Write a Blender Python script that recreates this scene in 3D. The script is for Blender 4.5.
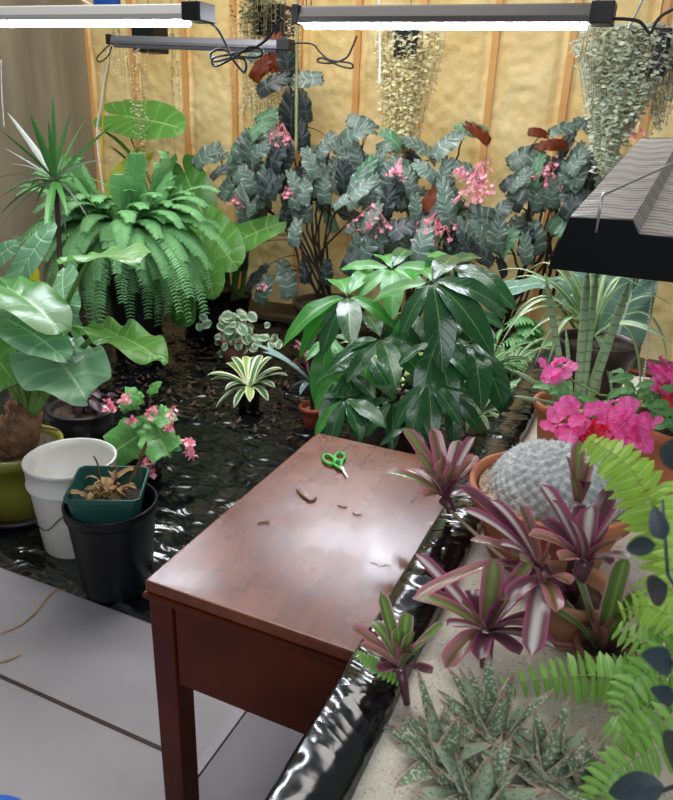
import bpy, math, random
from mathutils import Vector as V, Matrix, noise
R = random.Random(7)
PI = math.pi
for o in list(bpy.data.objects): bpy.data.objects.remove(o, do_unlink=True)
scene = bpy.context.scene
COL = scene.collection

# ---------------------------------------------------------------- camera, light, exposure
F, PITCH, ROLL, YAW, EYE = 695.0, math.radians(22.1), math.radians(2.2), math.radians(23.4), 1.6
c_f = V((-math.sin(YAW)*math.cos(PITCH), math.cos(YAW)*math.cos(PITCH), -math.sin(PITCH)))
_r0 = V((math.cos(YAW), math.sin(YAW), 0)); _u0 = _r0.cross(c_f)
c_r = _r0*math.cos(ROLL) + _u0*math.sin(ROLL)
c_u = _u0*math.cos(ROLL) - _r0*math.sin(ROLL)
cam = bpy.data.objects.new('camera', bpy.data.cameras.new('camera'))
COL.objects.link(cam)
m = Matrix.Identity(4)
for i in range(3):
    m[i][0], m[i][1], m[i][2] = c_r[i], c_u[i], -c_f[i]
m.translation = V((0, 0, EYE))
cam.matrix_world = m
cam.data.sensor_fit = 'HORIZONTAL'; cam.data.sensor_width = 36.0
cam.data.lens = 36.0*F/673.0
cam.data.clip_start = 0.02
cam.data.dof.use_dof = True; cam.data.dof.focus_distance = 1.9; cam.data.dof.aperture_fstop = 9
scene.camera = cam

w = bpy.data.worlds.new('world'); scene.world = w; w.use_nodes = True
bg = w.node_tree.nodes['Background']
bg.inputs[0].default_value = (0.88, 0.94, 1.0, 1); bg.inputs[1].default_value = 0.24

def area(name, loc, target, sx, sy, power, col):
    l = bpy.data.lights.new(name, 'AREA'); l.shape = 'RECTANGLE'; l.size = sx; l.size_y = sy
    l.energy = power; l.color = col
    o = bpy.data.objects.new(name, l); COL.objects.link(o)
    o.location = loc; d = V(target)-V(loc); o.rotation_euler = d.to_track_quat('-Z', 'Y').to_euler()
    return o
# daylight through the glazed side of the room behind the photographer and the roof light over the bed
area('window_daylight', (0.9, -1.7, 3.1), (-0.8, 1.8, 0.3), 2.6, 1.8, 68, (0.86, 0.93, 1.0))
area('roof_daylight', (-2.2, 2.6, 4.2), (-2.2, 3.0, 0), 3.0, 2.2, 130, (1.0, 0.97, 0.93))
# unseen light added over the bed for the table-top glare, tilted off the wall
area('table_glare_light', (-1.55, 3.45, 2.42), (-.9, 1.6, .75), 1.0, .35, 8, (0.88, 0.93, 1.0))
vs = scene.view_settings
vs.view_transform = 'Standard'; vs.look = 'None'; vs.gamma = 1; vs.use_curve_mapping = False
vs.exposure = 0.0

def ray(px, py):
    return c_f + c_r*((px-336.5)/F) + c_u*((400-py)/F)
def at(px, py, Y):
    d = ray(px, py); return V((0, 0, EYE)) + d*(Y/d.y)
def atz(px, py, z):
    d = ray(px, py); return V((0, 0, EYE)) + d*((z-EYE)/d.z)

# ---------------------------------------------------------------- mesh builder
def lin(h):
    h = h.lstrip('#'); o = []
    for i in (0, 2, 4):
        c = int(h[i:i+2], 16)/255
        o.append(c/12.92 if c <= .04045 else ((c+.055)/1.055)**2.4)
    return (*o, 1)

class MB:
    def __init__(s): s.v = []; s.f = []; s.uv = []
    def add(s, vs, fs, uvs=None):
        b = len(s.v); s.v += [tuple(p) for p in vs]
        for k, f in enumerate(fs):
            s.f.append([b+i for i in f])
            s.uv += [(uvs[i] if uvs else (0.5, 0.5)) for i in f]
    def grid(s, rows, uvs=None, closed=False, capa=False, capb=False):
        n = len(rows[0]); vs = [p for r in rows for p in r]; fs = []
        for i in range(len(rows)-1):
            for j in range(n if closed else n-1):
                k = (j+1) % n
                fs.append((i*n+j, i*n+k, (i+1)*n+k, (i+1)*n+j))
        if capa: fs.append(tuple(range(n-1, -1, -1)))
        if capb: fs.append(tuple(range((len(rows)-1)*n, len(rows)*n)))
        u = uvs
        if u is None and not closed:
            u = [(j/(n-1), i/(len(rows)-1)) for i in range(len(rows)) for j in range(n)]
        if u is None:
            u = [(j/n, i/(len(rows)-1)) for i in range(len(rows)) for j in range(n)]
        s.add(vs, fs, u)
    def box(s, a, b, M=None):
        (x0, y0, z0), (x1, y1, z1) = a, b
        vs = [V(p) for p in ((x0,y0,z0),(x1,y0,z0),(x1,y1,z0),(x0,y1,z0),(x0,y0,z1),(x1,y0,z1),(x1,y1,z1),(x0,y1,z1))]
        if M: vs = [M @ p for p in vs]
        s.add(vs, [(0,3,2,1),(4,5,6,7),(0,1,5,4),(1,2,6,5),(2,3,7,6),(3,0,4,7)])
    def tube(s, pts, r, n=6, cap=True):
        pts = [V(p) for p in pts]; rows = []
        up = V((0, 0, 1))
        for i, p in enumerate(pts):
            t = (pts[min(i+1, len(pts)-1)]-pts[max(i-1, 0)])
            if t.length < 1e-9: t = V((0, 0, 1))
            t.normalize()
            if abs(t.dot(up)) > .97: up = V((1, 0, 0)) if abs(t.x) < .9 else V((0, 1, 0))
            a = t.cross(up).normalized(); b = a.cross(t).normalized(); up = b
            rr = r[i] if isinstance(r, (list, tuple)) else (r(i/(len(pts)-1)) if callable(r) else r)
            rows.append([p + (a*math.cos(2*PI*j/n)+b*math.sin(2*PI*j/n))*rr for j in range(n)])
        s.grid(rows, closed=True, capa=cap, capb=cap)
    def lathe(s, prof, c=(0, 0, 0), n=32, sq=0, wob=0):
        """prof: list of (r, z); sq>0 squares the plan"""
        c = V(c); rows = []
        for r, z in prof:
            row = []
            for j in range(n):
                a = 2*PI*j/n; k = 1
                if sq: k = 1/(abs(math.cos(a))**sq+abs(math.sin(a))**sq)**(1/sq)
                if wob: k *= 1+wob*math.sin(a*3+z*9)
                row.append(c+V((r*k*math.cos(a), r*k*math.sin(a), z)))
            rows.append(row)
        s.grid(rows, closed=True, capa=prof[0][0] > 1e-4, capb=prof[-1][0] > 1e-4)
    def ball(s, c, r, n=8, sc=(1, 1, 1)):
        c = V(c); rows = []
        for i in range(n+1):
            t = PI*i/n
            rows.append([c+V((math.sin(t)*math.cos(2*PI*j/(n*2))*r*sc[0], math.sin(t)*math.sin(2*PI*j/(n*2))*r*sc[1], -math.cos(t)*r*sc[2])) for j in range(n*2)])
        s.grid(rows, closed=True)
    def mesh(s, name, smooth=True, origin=None):
        me = bpy.data.meshes.new(name)
        vs = s.v if origin is None else [tuple(V(p)-origin) for p in s.v]
        me.from_pydata(vs, [], s.f)
        ul = me.uv_layers.new(name='UVMap')
        flat = [x for u in s.uv for x in u]
        ul.data.foreach_set('uv', flat)
        me.polygons.foreach_set('use_smooth', [smooth]*len(me.polygons))
        me.update()
        return me

def bevel(o, wd, seg=2):
    md = o.modifiers.new('bevel', 'BEVEL'); md.width = wd; md.segments = seg; md.limit_method = 'ANGLE'; md.angle_limit = .7
    return o
def thing(name, label, cat, loc=(0, 0, 0), group=None):
    o = bpy.data.objects.new(name, None); COL.objects.link(o)
    o.empty_display_size = .05
    o.location = V(loc); o['label'] = label; o['category'] = cat
    o.matrix_world = Matrix.Translation(V(loc))
    if group: o['group'] = group
    return o
def _par(o, parent):
    o.parent = parent
    root = parent; off = V((0, 0, 0))
    while root is not None: off += V(root.location); root = root.parent
    # children keep world coordinates (their ancestors are only translated)
    o.location = V(o.location) - off
def part(name, mb, mat, parent, label=None, smooth=True, stuff=False):
    """mesh in world coordinates, origin moved to its first vertex"""
    if not mb.v: return None
    org = V(mb.v[0])
    o = bpy.data.objects.new(name, mb.mesh(name, smooth, org)); COL.objects.link(o)
    o.data.materials.append(mat); o.location = org
    _par(o, parent)
    if label: o['label'] = label
    if stuff: o['kind'] = 'stuff'
    return o
def solo(name, mb, mat, label, cat, group=None, smooth=True, org=None, stuff=False):
    if org is None:
        xs = [p[0] for p in mb.v]; ys = [p[1] for p in mb.v]; zs = [p[2] for p in mb.v]
        org = V(((min(xs)+max(xs))/2, (min(ys)+max(ys))/2, min(zs)))
    o = bpy.data.objects.new(name, mb.mesh(name, smooth, org)); COL.objects.link(o)
    o.data.materials.append(mat); o.location = org
    o['label'] = label; o['category'] = cat
    if group: o['group'] = group
    if stuff: o['kind'] = 'stuff'
    return o
def struct(name, mb, mat, smooth=False):
    o = bpy.data.objects.new(name, mb.mesh(name, smooth)); COL.objects.link(o)
    o.data.materials.append(mat); o['kind'] = 'structure'
    return o
def inst(name, me, base, d, nrm, scale, parent, sx=1.0):
    """place shared leaf mesh: +Y along d, +Z towards nrm"""
    d = V(d).normalized(); nrm = V(nrm)
    x = d.cross(nrm)
    if x.length < 1e-4: x = d.cross(V((.3, .5, .8)))
    x.normalize(); z = x.cross(d).normalized()
    o = bpy.data.objects.new(name, me); COL.objects.link(o)
    mm = Matrix(((x.x*scale*sx, d.x*scale, z.x*scale, 0), (x.y*scale*sx, d.y*scale, z.y*scale, 0), (x.z*scale*sx, d.z*scale, z.z*scale, 0), (0, 0, 0, 1)))
    loc, rot, sc = mm.decompose()
    o.location = V(base); o.rotation_mode = 'QUATERNION'; o.rotation_quaternion = rot; o.scale = (scale*sx, scale, scale)
    _par(o, parent)
    return o

# ---------------------------------------------------------------- materials
def newmat(name):
    m = bpy.data.materials.new(name); m.use_nodes = True
    nt = m.node_tree; b = nt.nodes['Principled BSDF']
    return m, nt, b
def N(nt, t, **k):
    n = nt.nodes.new(t)
    for a, v in k.items(): setattr(n, a, v)
    return n
def math_(nt, op, a, b=None, clamp=False):
    n = nt.nodes.new('ShaderNodeMath'); n.operation = op; n.use_clamp = clamp
    for i, x in enumerate((a, b)):
        if x is None: continue
        if isinstance(x, (int, float)): n.inputs[i].default_value = x
        else: nt.links.new(x, n.inputs[i])
    return n.outputs[0]
def mixc(nt, f, a, b, mode='MIX'):
    n = nt.nodes.new('ShaderNodeMix'); n.data_type = 'RGBA'; n.blend_type = mode
    for i, x in ((0, f), (6, a), (7, b)):
        if isinstance(x, (int, float)): n.inputs[i].default_value = x
        elif isinstance(x, tuple): n.inputs[i].default_value = x
        else: nt.links.new(x, n.inputs[i])
    return n.outputs[2]
def mapr(nt, x, a, b, c=0., d=1.):
    n = nt.nodes.new('ShaderNodeMapRange'); n.inputs[1].default_value = a; n.inputs[2].default_value = b
    n.inputs[3].default_value = c; n.inputs[4].default_value = d
    nt.links.new(x, n.inputs[0]); return n.outputs[0]
def noise_(nt, scale, detail=3, vec=None, rough=.5, kind='ShaderNodeTexNoise'):
    n = nt.nodes.new(kind)
    n.inputs['Scale'].default_value = scale
    if kind == 'ShaderNodeTexNoise':
        n.inputs['Detail'].default_value = detail; n.inputs['Roughness'].default_value = rough
    if vec is None:
        tc = nt.nodes.new('ShaderNodeTexCoord'); vec = tc.outputs['Object']
    nt.links.new(vec, n.inputs['Vector']); return n
def bump_(nt, b, h, strength=.3, dist=.01):
    n = nt.nodes.new('ShaderNodeBump'); n.inputs['Strength'].default_value = strength; n.inputs['Distance'].default_value = dist
    nt.links.new(h, n.inputs['Height']); nt.links.new(n.outputs[0], b.inputs['Normal'])
def simple(name, col, rough=.5, metal=0, col2=None, scale=8, bump=0, bscale=40, spec=.5, coat=0, detail=4):
    m, nt, b = newmat(name)
    b.inputs['Roughness'].default_value = rough; b.inputs['Metallic'].default_value = metal
    b.inputs['Specular IOR Level'].default_value = spec
    b.inputs['Coat Weight'].default_value = coat
    if col2:
        nz = noise_(nt, scale, detail)
        f = mapr(nt, nz.outputs[0], .35, .65)
        nt.links.new(mixc(nt, f, lin(col), lin(col2)), b.inputs['Base Color'])
    else: b.inputs['Base Color'].default_value = lin(col)
    if bump:
        nz2 = noise_(nt, bscale, 4); bump_(nt, b, nz2.outputs[0], bump, .01)
    return m
def leafmat(name, base, alt=None, edge=None, e0=.75, e1=.95, rib=None, ribw=.07, vein=None, vn=9, vk=.9, vsharp=.82, rough=.38,
            trans=.22, spots=None, sscale=40, sth=.62, tip=None, centre=None, c0=.1, c1=.45, stripes=0, bump=.25, spec=.5, back=None):
    m, nt, b = newmat(name)
    uv = N(nt, 'ShaderNodeUVMap'); uv.uv_map = 'UVMap'
    sp = N(nt, 'ShaderNodeSeparateXYZ'); nt.links.new(uv.outputs[0], sp.inputs[0])
    u, v = sp.outputs[0], sp.outputs[1]
    a = math_(nt, 'MULTIPLY', math_(nt, 'ABSOLUTE', math_(nt, 'SUBTRACT', u, .5)), 2)
    alt = alt or base
    nz = noise_(nt, 5, 3)
    oi = N(nt, 'ShaderNodeObjectInfo')
    f = math_(nt, 'ADD', math_(nt, 'MULTIPLY', mapr(nt, nz.outputs[0], .3, .7), .6), math_(nt, 'MULTIPLY', oi.outputs['Random'], .45), True)
    col = mixc(nt, f, lin(base), lin(alt))
    hgt = None
    if centre: col = mixc(nt, mapr(nt, a, c0, c1, 1., 0.), col, lin(centre))
    if stripes:
        s = math_(nt, 'SINE', math_(nt, 'MULTIPLY', a, stripes))
        col = mixc(nt, mapr(nt, s, .2, .7), col, lin(vein or '#ffffff'))
    elif vein or vn:
        ph = math_(nt, 'SUBTRACT', math_(nt, 'MULTIPLY', v, vn), math_(nt, 'MULTIPLY', a, vk*vn*.2))
        fr = math_(nt, 'ABSOLUTE', math_(nt, 'SUBTRACT', math_(nt, 'FRACT', ph), .5))
        vv = mapr(nt, fr, vsharp*.5, .5)
        hgt = vv
        if vein: col = mixc(nt, math_(nt, 'MULTIPLY', vv, .8), col, lin(vein))
    if spots:
        ns = noise_(nt, sscale, 2)
        col = mixc(nt, mapr(nt, ns.outputs[0], sth, sth+.04), col, lin(spots))
    if edge: 
        en = noise_(nt, 60, 2)
        aa = math_(nt, 'ADD', a, math_(nt, 'MULTIPLY', math_(nt, 'SUBTRACT', en.outputs[0], .5), .15))
        col = mixc(nt, mapr(nt, aa, e0, e1), col, lin(edge))
    if tip: col = mixc(nt, mapr(nt, v, .8, 1.), col, lin(tip))
    if rib: col = mixc(nt, mapr(nt, a, ribw*.5, ribw, 1., 0.), col, lin(rib))
    if back:
        g = N(nt, 'ShaderNodeNewGeometry')
        col = mixc(nt, g.outputs['Backfacing'], col, lin(back))
    nt.links.new(col, b.inputs['Base Color'])
    b.inputs['Roughness'].default_value = rough; b.inputs['Specular IOR Level'].default_value = spec
    if bump:
        h2 = noise_(nt, 30, 3).outputs[0]
        h = math_(nt, 'ADD', h2, math_(nt, 'MULTIPLY', hgt, -.8)) if hgt else h2
        bump_(nt, b, h, bump, .004)
    if trans:
        t = N(nt, 'ShaderNodeBsdfTranslucent')
        hs = N(nt, 'ShaderNodeHueSaturation'); hs.inputs['Saturation'].default_value = 1.05; hs.inputs['Value'].default_value = 1.35
        nt.links.new(col, hs.inputs['Color']); nt.links.new(hs.outputs[0], t.inputs[0])
        mx = N(nt, 'ShaderNodeMixShader'); mx.inputs[0].default_value = trans
        nt.links.new(b.outputs[0], mx.inputs[1]); nt.links.new(t.outputs[0], mx.inputs[2])
        nt.links.new(mx.outputs[0], nt.nodes['Material Output'].inputs[0])
    return m
def emis(name, col, s):
    m, nt, b = newmat(name); b.inputs['Base Color'].default_value = lin(col)
    b.inputs['Emission Color'].default_value = lin(col); b.inputs['Emission Strength'].default_value = s
    return m

# ---------------------------------------------------------------- leaf geometry
def bez(a, b, c, n):
    a, b, c = V(a), V(b), V(c)
    return [a*(1-t)**2 + b*2*t*(1-t) + c*t*t for t in [i/(n-1) for i in range(n)]]
def strap(mb, base, tip, lift, width, n=10, fold=.25, wf=None, side=None, ctl=.5, wave=0, nx=4, twist=0.0):
    """ribbon leaf from base to tip; lift = offset of the control point"""
    base, tip = V(base), V(tip); L = (tip-base).length
    pts = bez(base, base+(tip-base)*ctl+V(lift), tip, n)
    if wf is None: wf = lambda t: (.55+.45*math.sin(min(t*1.6, 1)*PI/2))*(1-max(0, (t-.72)/.28)**2.2)
    rows = []
    refup = V(lift).normalized() if V(lift).length > 1e-5 else V((0, 0, 1))
    ph = R.uniform(0, 6)
    prev = None
    for i, p in enumerate(pts):
        t = i/(n-1)
        tg = (pts[min(i+1, n-1)]-pts[max(i-1, 0)]).normalized()
        if side is not None: s = V(side)
        else: s = tg.cross(refup if abs(tg.dot(refup)) < .98 else c_f)
        if s.length < 1e-4: s = prev or V((1, 0, 0))
        s = (s - tg*s.dot(tg)).normalized()
        if prev is not None and s.dot(prev) < 0: s = -s
        prev = s
        nr = s.cross(tg).normalized()
        if twist:
            s2 = s*math.cos(twist*t)+nr*math.sin(twist*t); nr = nr*math.cos(twist*t)-s*math.sin(twist*t); s = s2
        hw = max(width*.5*wf(t), width*.01)
        row = []
        for j in range(nx+1):
            q = j/nx*2-1
            row.append(p + s*(q*hw) + nr*(abs(q)*hw*fold*1.0 + wave*width*math.sin(t*14+ph+q*1.5)*abs(q)))
        rows.append(row)
    mb.grid(rows)
def heart_pts(v, k):
    """edge point (x,y) and midrib y for param v in 0..1 for leaf kinds; length 1"""
    if k == 'alocasia':
        a = PI*(1-v)**1.0   # angle from tip direction
        r = .42+.58*max(0, math.cos(a))**1.6 + .10*math.sin(a)**2
        if v < .35: r = .10 + (r-.04)*min(1, (v/.16)**.7)
        x = r*math.sin(a)*.92; y = r*math.cos(a)
        if v < .35: x = max(x, 0) + .0
        my = 0 if v < .25 else ((v-.25)/.75)**1.0
        if v > .97: x *= .6
        return x, y, my
    if k == 'begonia':
        a = PI*(1-v)
        r = .30+.70*max(0, math.cos(a))**1.7+.10*math.sin(a)**2
        if v < .3: r = .06+(r-.03)*min(1, (v/.14)**.7)
        r *= 1+.035*(1 if int(v*36+.5) % 2 else -1)+.085*math.sin(v*31)
        return r*math.sin(a)*.9, r*math.cos(a), (0 if v < .25 else ((v-.25)/.75))
def heartleaf(mb, kind, M=None, L=1., W=1., fold=.12, droop=.35, wave=.03, nv=26, nx=6, asym=0., tipdroop=0., ph=0.):
    rows = []; uvs = []
    for i in range(nv+1):
        v = i/nv
        x, y, my = heart_pts(v, kind)
        row = []
        for j in range(nx*2+1):
            q = j/nx-1; s = abs(q)
            k = W*(1+asym*(1 if q > 0 else -1))
            X = x*q*k; Y = my*(1-s)+y*s
            Z = fold*abs(X)*(1-.5*s) - droop*max(0, Y)**2*.6 - droop*.8*X*X - tipdroop*max(0, Y-.6)**2
            if y < 0: Z -= droop*.5*Y*Y
            Z += wave*math.sin(v*26+ph+(2 if q > 0 else 0))*s*s
            p = V((X*L, Y*L, Z*L)); row.append(M @ p if M else p); uvs.append((.5+q*.5, v))
        rows.append(row)
    mb.grid(rows, uvs)
def ovalleaf(mb, M=None, L=1., W=.3, droop=.3, fold=.15, n=10, nx=4, wf=None, wave=0, ph=0):
    rows = []; uvs = []
    if wf is None: wf = lambda t: math.sin(PI*t**.8)**.75 if 0 < t < 1 else 0
    for i in range(n+1):
        t = i/n; hw = W*.5*wf(t)
        row = []
        for j in range(nx+1):
            q = j/nx*2-1
            p = V((q*hw, t, fold*abs(q)*hw - droop*t*t + wave*math.sin(t*16+ph)*abs(q)))*L
            row.append(M @ p if M else p); uvs.append((.5+q*.5, t))
        rows.append(row)
    mb.grid(rows, uvs)
def frame(base, d, nrm):
    d = V(d).normalized(); x = d.cross(V(nrm))
    if x.length < 1e-4: x = d.cross(V((.3, .5, .8)))
    x.normalize(); z = x.cross(d)
    return Matrix(((x.x, d.x, z.x, base[0]), (x.y, d.y, z.y, base[1]), (x.z, d.z, z.z, base[2]), (0, 0, 0, 1)))
def frond(mb, pts, pl, n=30, pw=.22, hang=.3, nrm=None, stem=.0025, curl=0, start=.06, lobed=False):
    """fern frond along polyline pts: pinnae of length pl"""
    pts = [V(p) for p in pts]
    seg = len(pts)-1
    mb.tube(pts, lambda t: stem*(1-.7*t), 4)
    def P(t):
        x = t*seg; i = min(int(x), seg-1); return pts[i].lerp(pts[i+1], x-i), (pts[i+1]-pts[i]).normalized()
    for k in range(n):
        t = start+(1-start)*k/n
        p, tg = P(t)
        up = V(nrm) if nrm is not None else V((0, 0, 1))
        s = tg.cross(up)
        if s.length < .15: s = tg.cross(V((.7, .7, .1)))
        s.normalize(); up = s.cross(tg).normalized()
        ln = pl*math.sin(PI*min(1, .16+.66*t))**.7*(1-.35*max(0, t-.6)/.4)
        wd = ln*pw
        for sg in (-1, 1):
            jit = R.uniform(-.12, .12)
            d = (s*sg + tg*(.28+jit) - V((0, 0, 1))*hang - up*(.1+curl*R.random())).normalized()
            wv = (tg + up*(R.uniform(-.45, .45) if lobed else 0) - d*tg.dot(d)).normalized()
            e = p+d*ln
            q = [p-wv*wd*.35, p+d*ln*.3-wv*wd*.62, p+d*ln*.7-wv*wd*.5-V((0,0,ln*.04)), e-V((0, 0, ln*.12)), p+d*ln*.7+wv*wd*.4-V((0,0,ln*.04)), p+d*ln*.3+wv*wd*.62, p+wv*wd*.5]
            c1 = p+d*ln*.3+up*ln*.03; c2 = p+d*ln*.7+up*ln*.02
            if lobed:
                q[1] += wv*wd*R.uniform(-.2, .2); q[4] += up*wd*R.uniform(-.3, .3); q[2] += up*wd*R.uniform(-.3, .3)
            mb.add([*q, p, c1, c2], [(7,0,1,8),(8,1,2,9),(9,2,3),(9,3,4),(8,9,4,5),(7,8,5,6)],
                   [(0,.1),(0,.3),(0,.7),(.5,1),(1,.7),(1,.3),(1,.1),(.5,0),(.5,.3),(.5,.7)])
def pot_profile(r0, r1, h, rim=.012, rimh=.03, th=.008, soil=.03):
    return [(r0*.6, 0), (r0, 0), (r0+(r1-r0)*.5, h*.5), (r1-rim*.3, h-rimh), (r1+rim*.55, h-rimh), (r1+rim, h-rimh*.5), (r1+rim, h-.002), (r1+rim*.6, h), (r1-th*.3, h), (r1-th, h-rimh*.5), (r1-th-.004, h-soil)]
def make_pot(root, mat, c, r0, r1, h, soilmat, rim=.012, rimh=.03, soil=.03, name='pot', sq=0, n=40, bump=True):
    mb = MB(); pr = pot_profile(r0, r1, h, rim, rimh, .008, soil)
    mb.lathe(pr[:-1]+[(pr[-1][0]*.97, h-soil-.03)], c, n, sq)
    # the inside surface closes below the soil
    p = part(name, mb, mat, root)
    s = MB(); rr = pr[-1][0]; rows = []
    for i in range(5):
        q = i/4*rr; rows.append([V(c)+V((q*math.cos(2*PI*j/24), q*math.sin(2*PI*j/24), h-soil+R.uniform(-.004, .004))) for j in range(24)])
    if not sq: s.grid(rows, closed=True)
    else: s.lathe([(0, h-soil), (rr, h-soil)], c, 24, sq)
    if soilmat: part('soil', s, soilmat, root)
    return p
# ---------------------------------------------------------------- materials: room
M = {}
def concrete():
    m, nt, b = newmat('concrete')
    n1 = noise_(nt, 2.2, 5); n2 = noise_(nt, 22, 4)
    c = mixc(nt, mapr(nt, n1.outputs[0], .3, .7), lin('#858082'), lin('#9a9596'))
    c = mixc(nt, mapr(nt, n2.outputs[0], .58, .8, 0, .35), c, lin('#86827f'))
    nt.links.new(c, b.inputs['Base Color']); b.inputs['Roughness'].default_value = .62
    bump_(nt, b, n2.outputs[0], .08)
    return m
M['concrete'] = concrete()
def foam():
    m, nt, b = newmat('spray_foam')
    n1 = noise_(nt, 1.6, 4); n2 = noise_(nt, 16, 4, rough=.6)
    c = mixc(nt, mapr(nt, n1.outputs[0], .35, .65), lin('#eacb84'), lin('#f2dca2'))
    c = mixc(nt, mapr(nt, n2.outputs[0], .5, .75, 0, .4), c, lin('#dfae5a'))
    nt.links.new(c, b.inputs['Base Color']); b.inputs['Roughness'].default_value = .55
    bump_(nt, b, n2.outputs[0], .45, .02)
    return m
M['foam'] = foam()
M['stud'] = simple('pine_stud', '#e6b070', .6, col2='#dba05a', scale=3, bump=.1)
M['sill'] = simple('sill_wood', '#8a7448', .7, col2='#6c5a3a', scale=4)
M['board'] = simple('weathered_board', '#6b5d45', .8, col2='#4a4033', scale=5, bump=.2)
def sheeting():
    m, nt, b = newmat('plastic_sheeting')
    tc = N(nt, 'ShaderNodeTexCoord'); mp = N(nt, 'ShaderNodeMapping'); mp.inputs['Scale'].default_value = (1, 1.2, .16)
    nt.links.new(tc.outputs['Object'], mp.inputs[0])
    n1 = noise_(nt, 3.5, 4, mp.outputs[0])
    c = mixc(nt, mapr(nt, n1.outputs[0], .35, .65), lin('#7c7668'), lin('#9a927e'))
    nt.links.new(c, b.inputs['Base Color']); b.inputs['Roughness'].default_value = .24
    bump_(nt, b, n1.outputs[0], .5, .05)
    return m
M['sheeting'] = sheeting()
def blackplastic(rough=.17, col='#07080a', bmp=.8, vsc=5.5):
    m, nt, b = newmat('black_plastic_film')
    n2 = noise_(nt, 40, 3); nw = noise_(nt, 3, 2)
    tc = N(nt, 'ShaderNodeTexCoord'); mp = N(nt, 'ShaderNodeMapping'); mp.inputs['Scale'].default_value = (1, 2.0, 1); mp.inputs['Rotation'].default_value = (0, 0, .5)
    nt.links.new(mixc(nt, .22, tc.outputs['Object'], nw.outputs['Color']), mp.inputs[0])
    n1 = noise_(nt, vsc, vec=mp.outputs[0], kind='ShaderNodeTexVoronoi'); n1b = noise_(nt, vsc*2.7, vec=mp.outputs[0], kind='ShaderNodeTexVoronoi')
    hh = math_(nt, 'ADD', n1.outputs['Distance'], math_(nt, 'MULTIPLY', n1b.outputs['Distance'], .35))
    nt.links.new(mixc(nt, mapr(nt, n1.outputs[0], .4, .8), lin(col), lin('#0e1013')), b.inputs['Base Color'])
    nt.links.new(mapr(nt, n2.outputs[0], .3, .8, rough*.6, rough*1.6), b.inputs['Roughness'])
    b.inputs['Specular IOR Level'].default_value = .75
    bump_(nt, b, hh, bmp, .03)
    return m
M['film'] = blackplastic(); M['rimfilm'] = blackplastic(.13, bmp=.22, vsc=9)
def sand():
    m, nt, b = newmat('coarse_sand')
    n1 = noise_(nt, 3, 4); n2 = noise_(nt, 260, 3, rough=.7); n3 = noise_(nt, 90, 3)
    c = mixc(nt, mapr(nt, n1.outputs[0], .35, .65), lin('#c4baa8'), lin('#ddd5c6'))
    c = mixc(nt, mapr(nt, n2.outputs[0], .56, .66, 0, .75), c, lin('#5f574c'))
    c = mixc(nt, mapr(nt, n3.outputs[0], .60, .72, 0, .8), c, lin('#e4ddd0'))
    nt.links.new(c, b.inputs['Base Color']); b.inputs['Roughness'].default_value = .9
    bump_(nt, b, n2.outputs[0], .6, .004)
    return m
M['sand'] = sand()
def woodtop():
    m, nt, b = newmat('cherry_wood_top')
    tc = N(nt, 'ShaderNodeTexCoord'); mp = N(nt, 'ShaderNodeMapping'); mp.inputs['Scale'].default_value = (9, 1.2, 9)
    nt.links.new(tc.outputs['Object'], mp.inputs[0])
    g = noise_(nt, 6, 5, mp.outputs[0], .6); d = noise_(nt, 7, 5); s = noise_(nt, 34, 4)
    c = mixc(nt, mapr(nt, g.outputs[0], .3, .7), lin('#50200c'), lin('#713214'))
    c = mixc(nt, mapr(nt, d.outputs[0], .45, .75, 0, .4), c, lin('#8a4520'))
    nt.links.new(c, b.inputs['Base Color'])
    nt.links.new(mapr(nt, d.outputs[0], .3, .7, .2, .34), b.inputs['Roughness'])
    b.inputs['Specular IOR Level'].default_value = .6
    bump_(nt, b, s.outputs[0], .03)
    return m
M['woodtop'] = woodtop()
M['wood'] = simple('cherry_wood', '#582008', .42, spec=.22, col2='#3e1507', scale=4)
M['soil'] = simple('potting_soil', '#2a2018', .95, col2='#4a3b2c', scale=60, bump=.8, bscale=90)
M['grit'] = simple('pale_grit', '#b9a58c', .9, col2='#6d5a48', scale=120, bump=.8, bscale=120)
M['black'] = simple('black_plastic', '#0a0b0e', .42, col2='#0d0f12', spec=.35)
M['terra'] = simple('terracotta', '#a8633f', .75, col2='#bd7a56', scale=6, bump=.1)
M['terrapale'] = simple('pale_terracotta', '#a87858', .8, col2='#8f6247', scale=8, bump=.1)
M['terradirty'] = simple('weathered_terracotta', '#7f5646', .8, col2='#a07263', scale=9, bump=.15)
M['orangeplastic'] = simple('orange_plastic', '#8a3c1e', .5, col2='#74321a')
M['brownpl'] = simple('brown_plastic', '#3a2a26', .45, col2='#46352f')
M['graypl'] = simple('dark_grey_plastic', '#2a2624', .45)
M['olive'] = simple('olive_plastic', '#6d6f22', .4, col2='#7b7a2c', scale=4)
M['whitepl'] = simple('white_plastic', '#dddad4', .4, col2='#cfcac2', scale=5)
M['greenpl'] = simple('green_plastic', '#1d4a42', .42, col2='#2b5a50', scale=6)
M['metal'] = simple('grey_aluminium', '#77787c', .35, metal=.6)
M['housing'] = simple('taupe_housing', '#4e4946', .4)
M['whitemetal'] = simple('white_enamel', '#b9b7b2', .4)
M['hoodblack'] = simple('black_end_plate', '#020306', .6, spec=.2)
M['led'] = emis('led_tube_glow', '#eef4ff', 115)
M['tubeoff'] = simple('frosted_tube', '#6d6a78', .3)
M['cord'] = simple('black_rubber', '#0c0c0d', .45)
M['whitecord'] = simple('white_cord', '#d8d4cc', .5)
M['yellowcord'] = simple('yellow_cord', '#c9a93c', .5)
M['steel'] = simple('galvanised_steel', '#a5a6a8', .3, metal=.8)
M['bluepl'] = simple('blue_plastic', '#10408f', .45)
M['bark'] = simple('brown_bark', '#3a2517', .85, col2='#241610', scale=20, bump=.4)
M['cane'] = simple('dark_cane', '#1f1510', .6, col2='#3a271a', scale=12)
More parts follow.
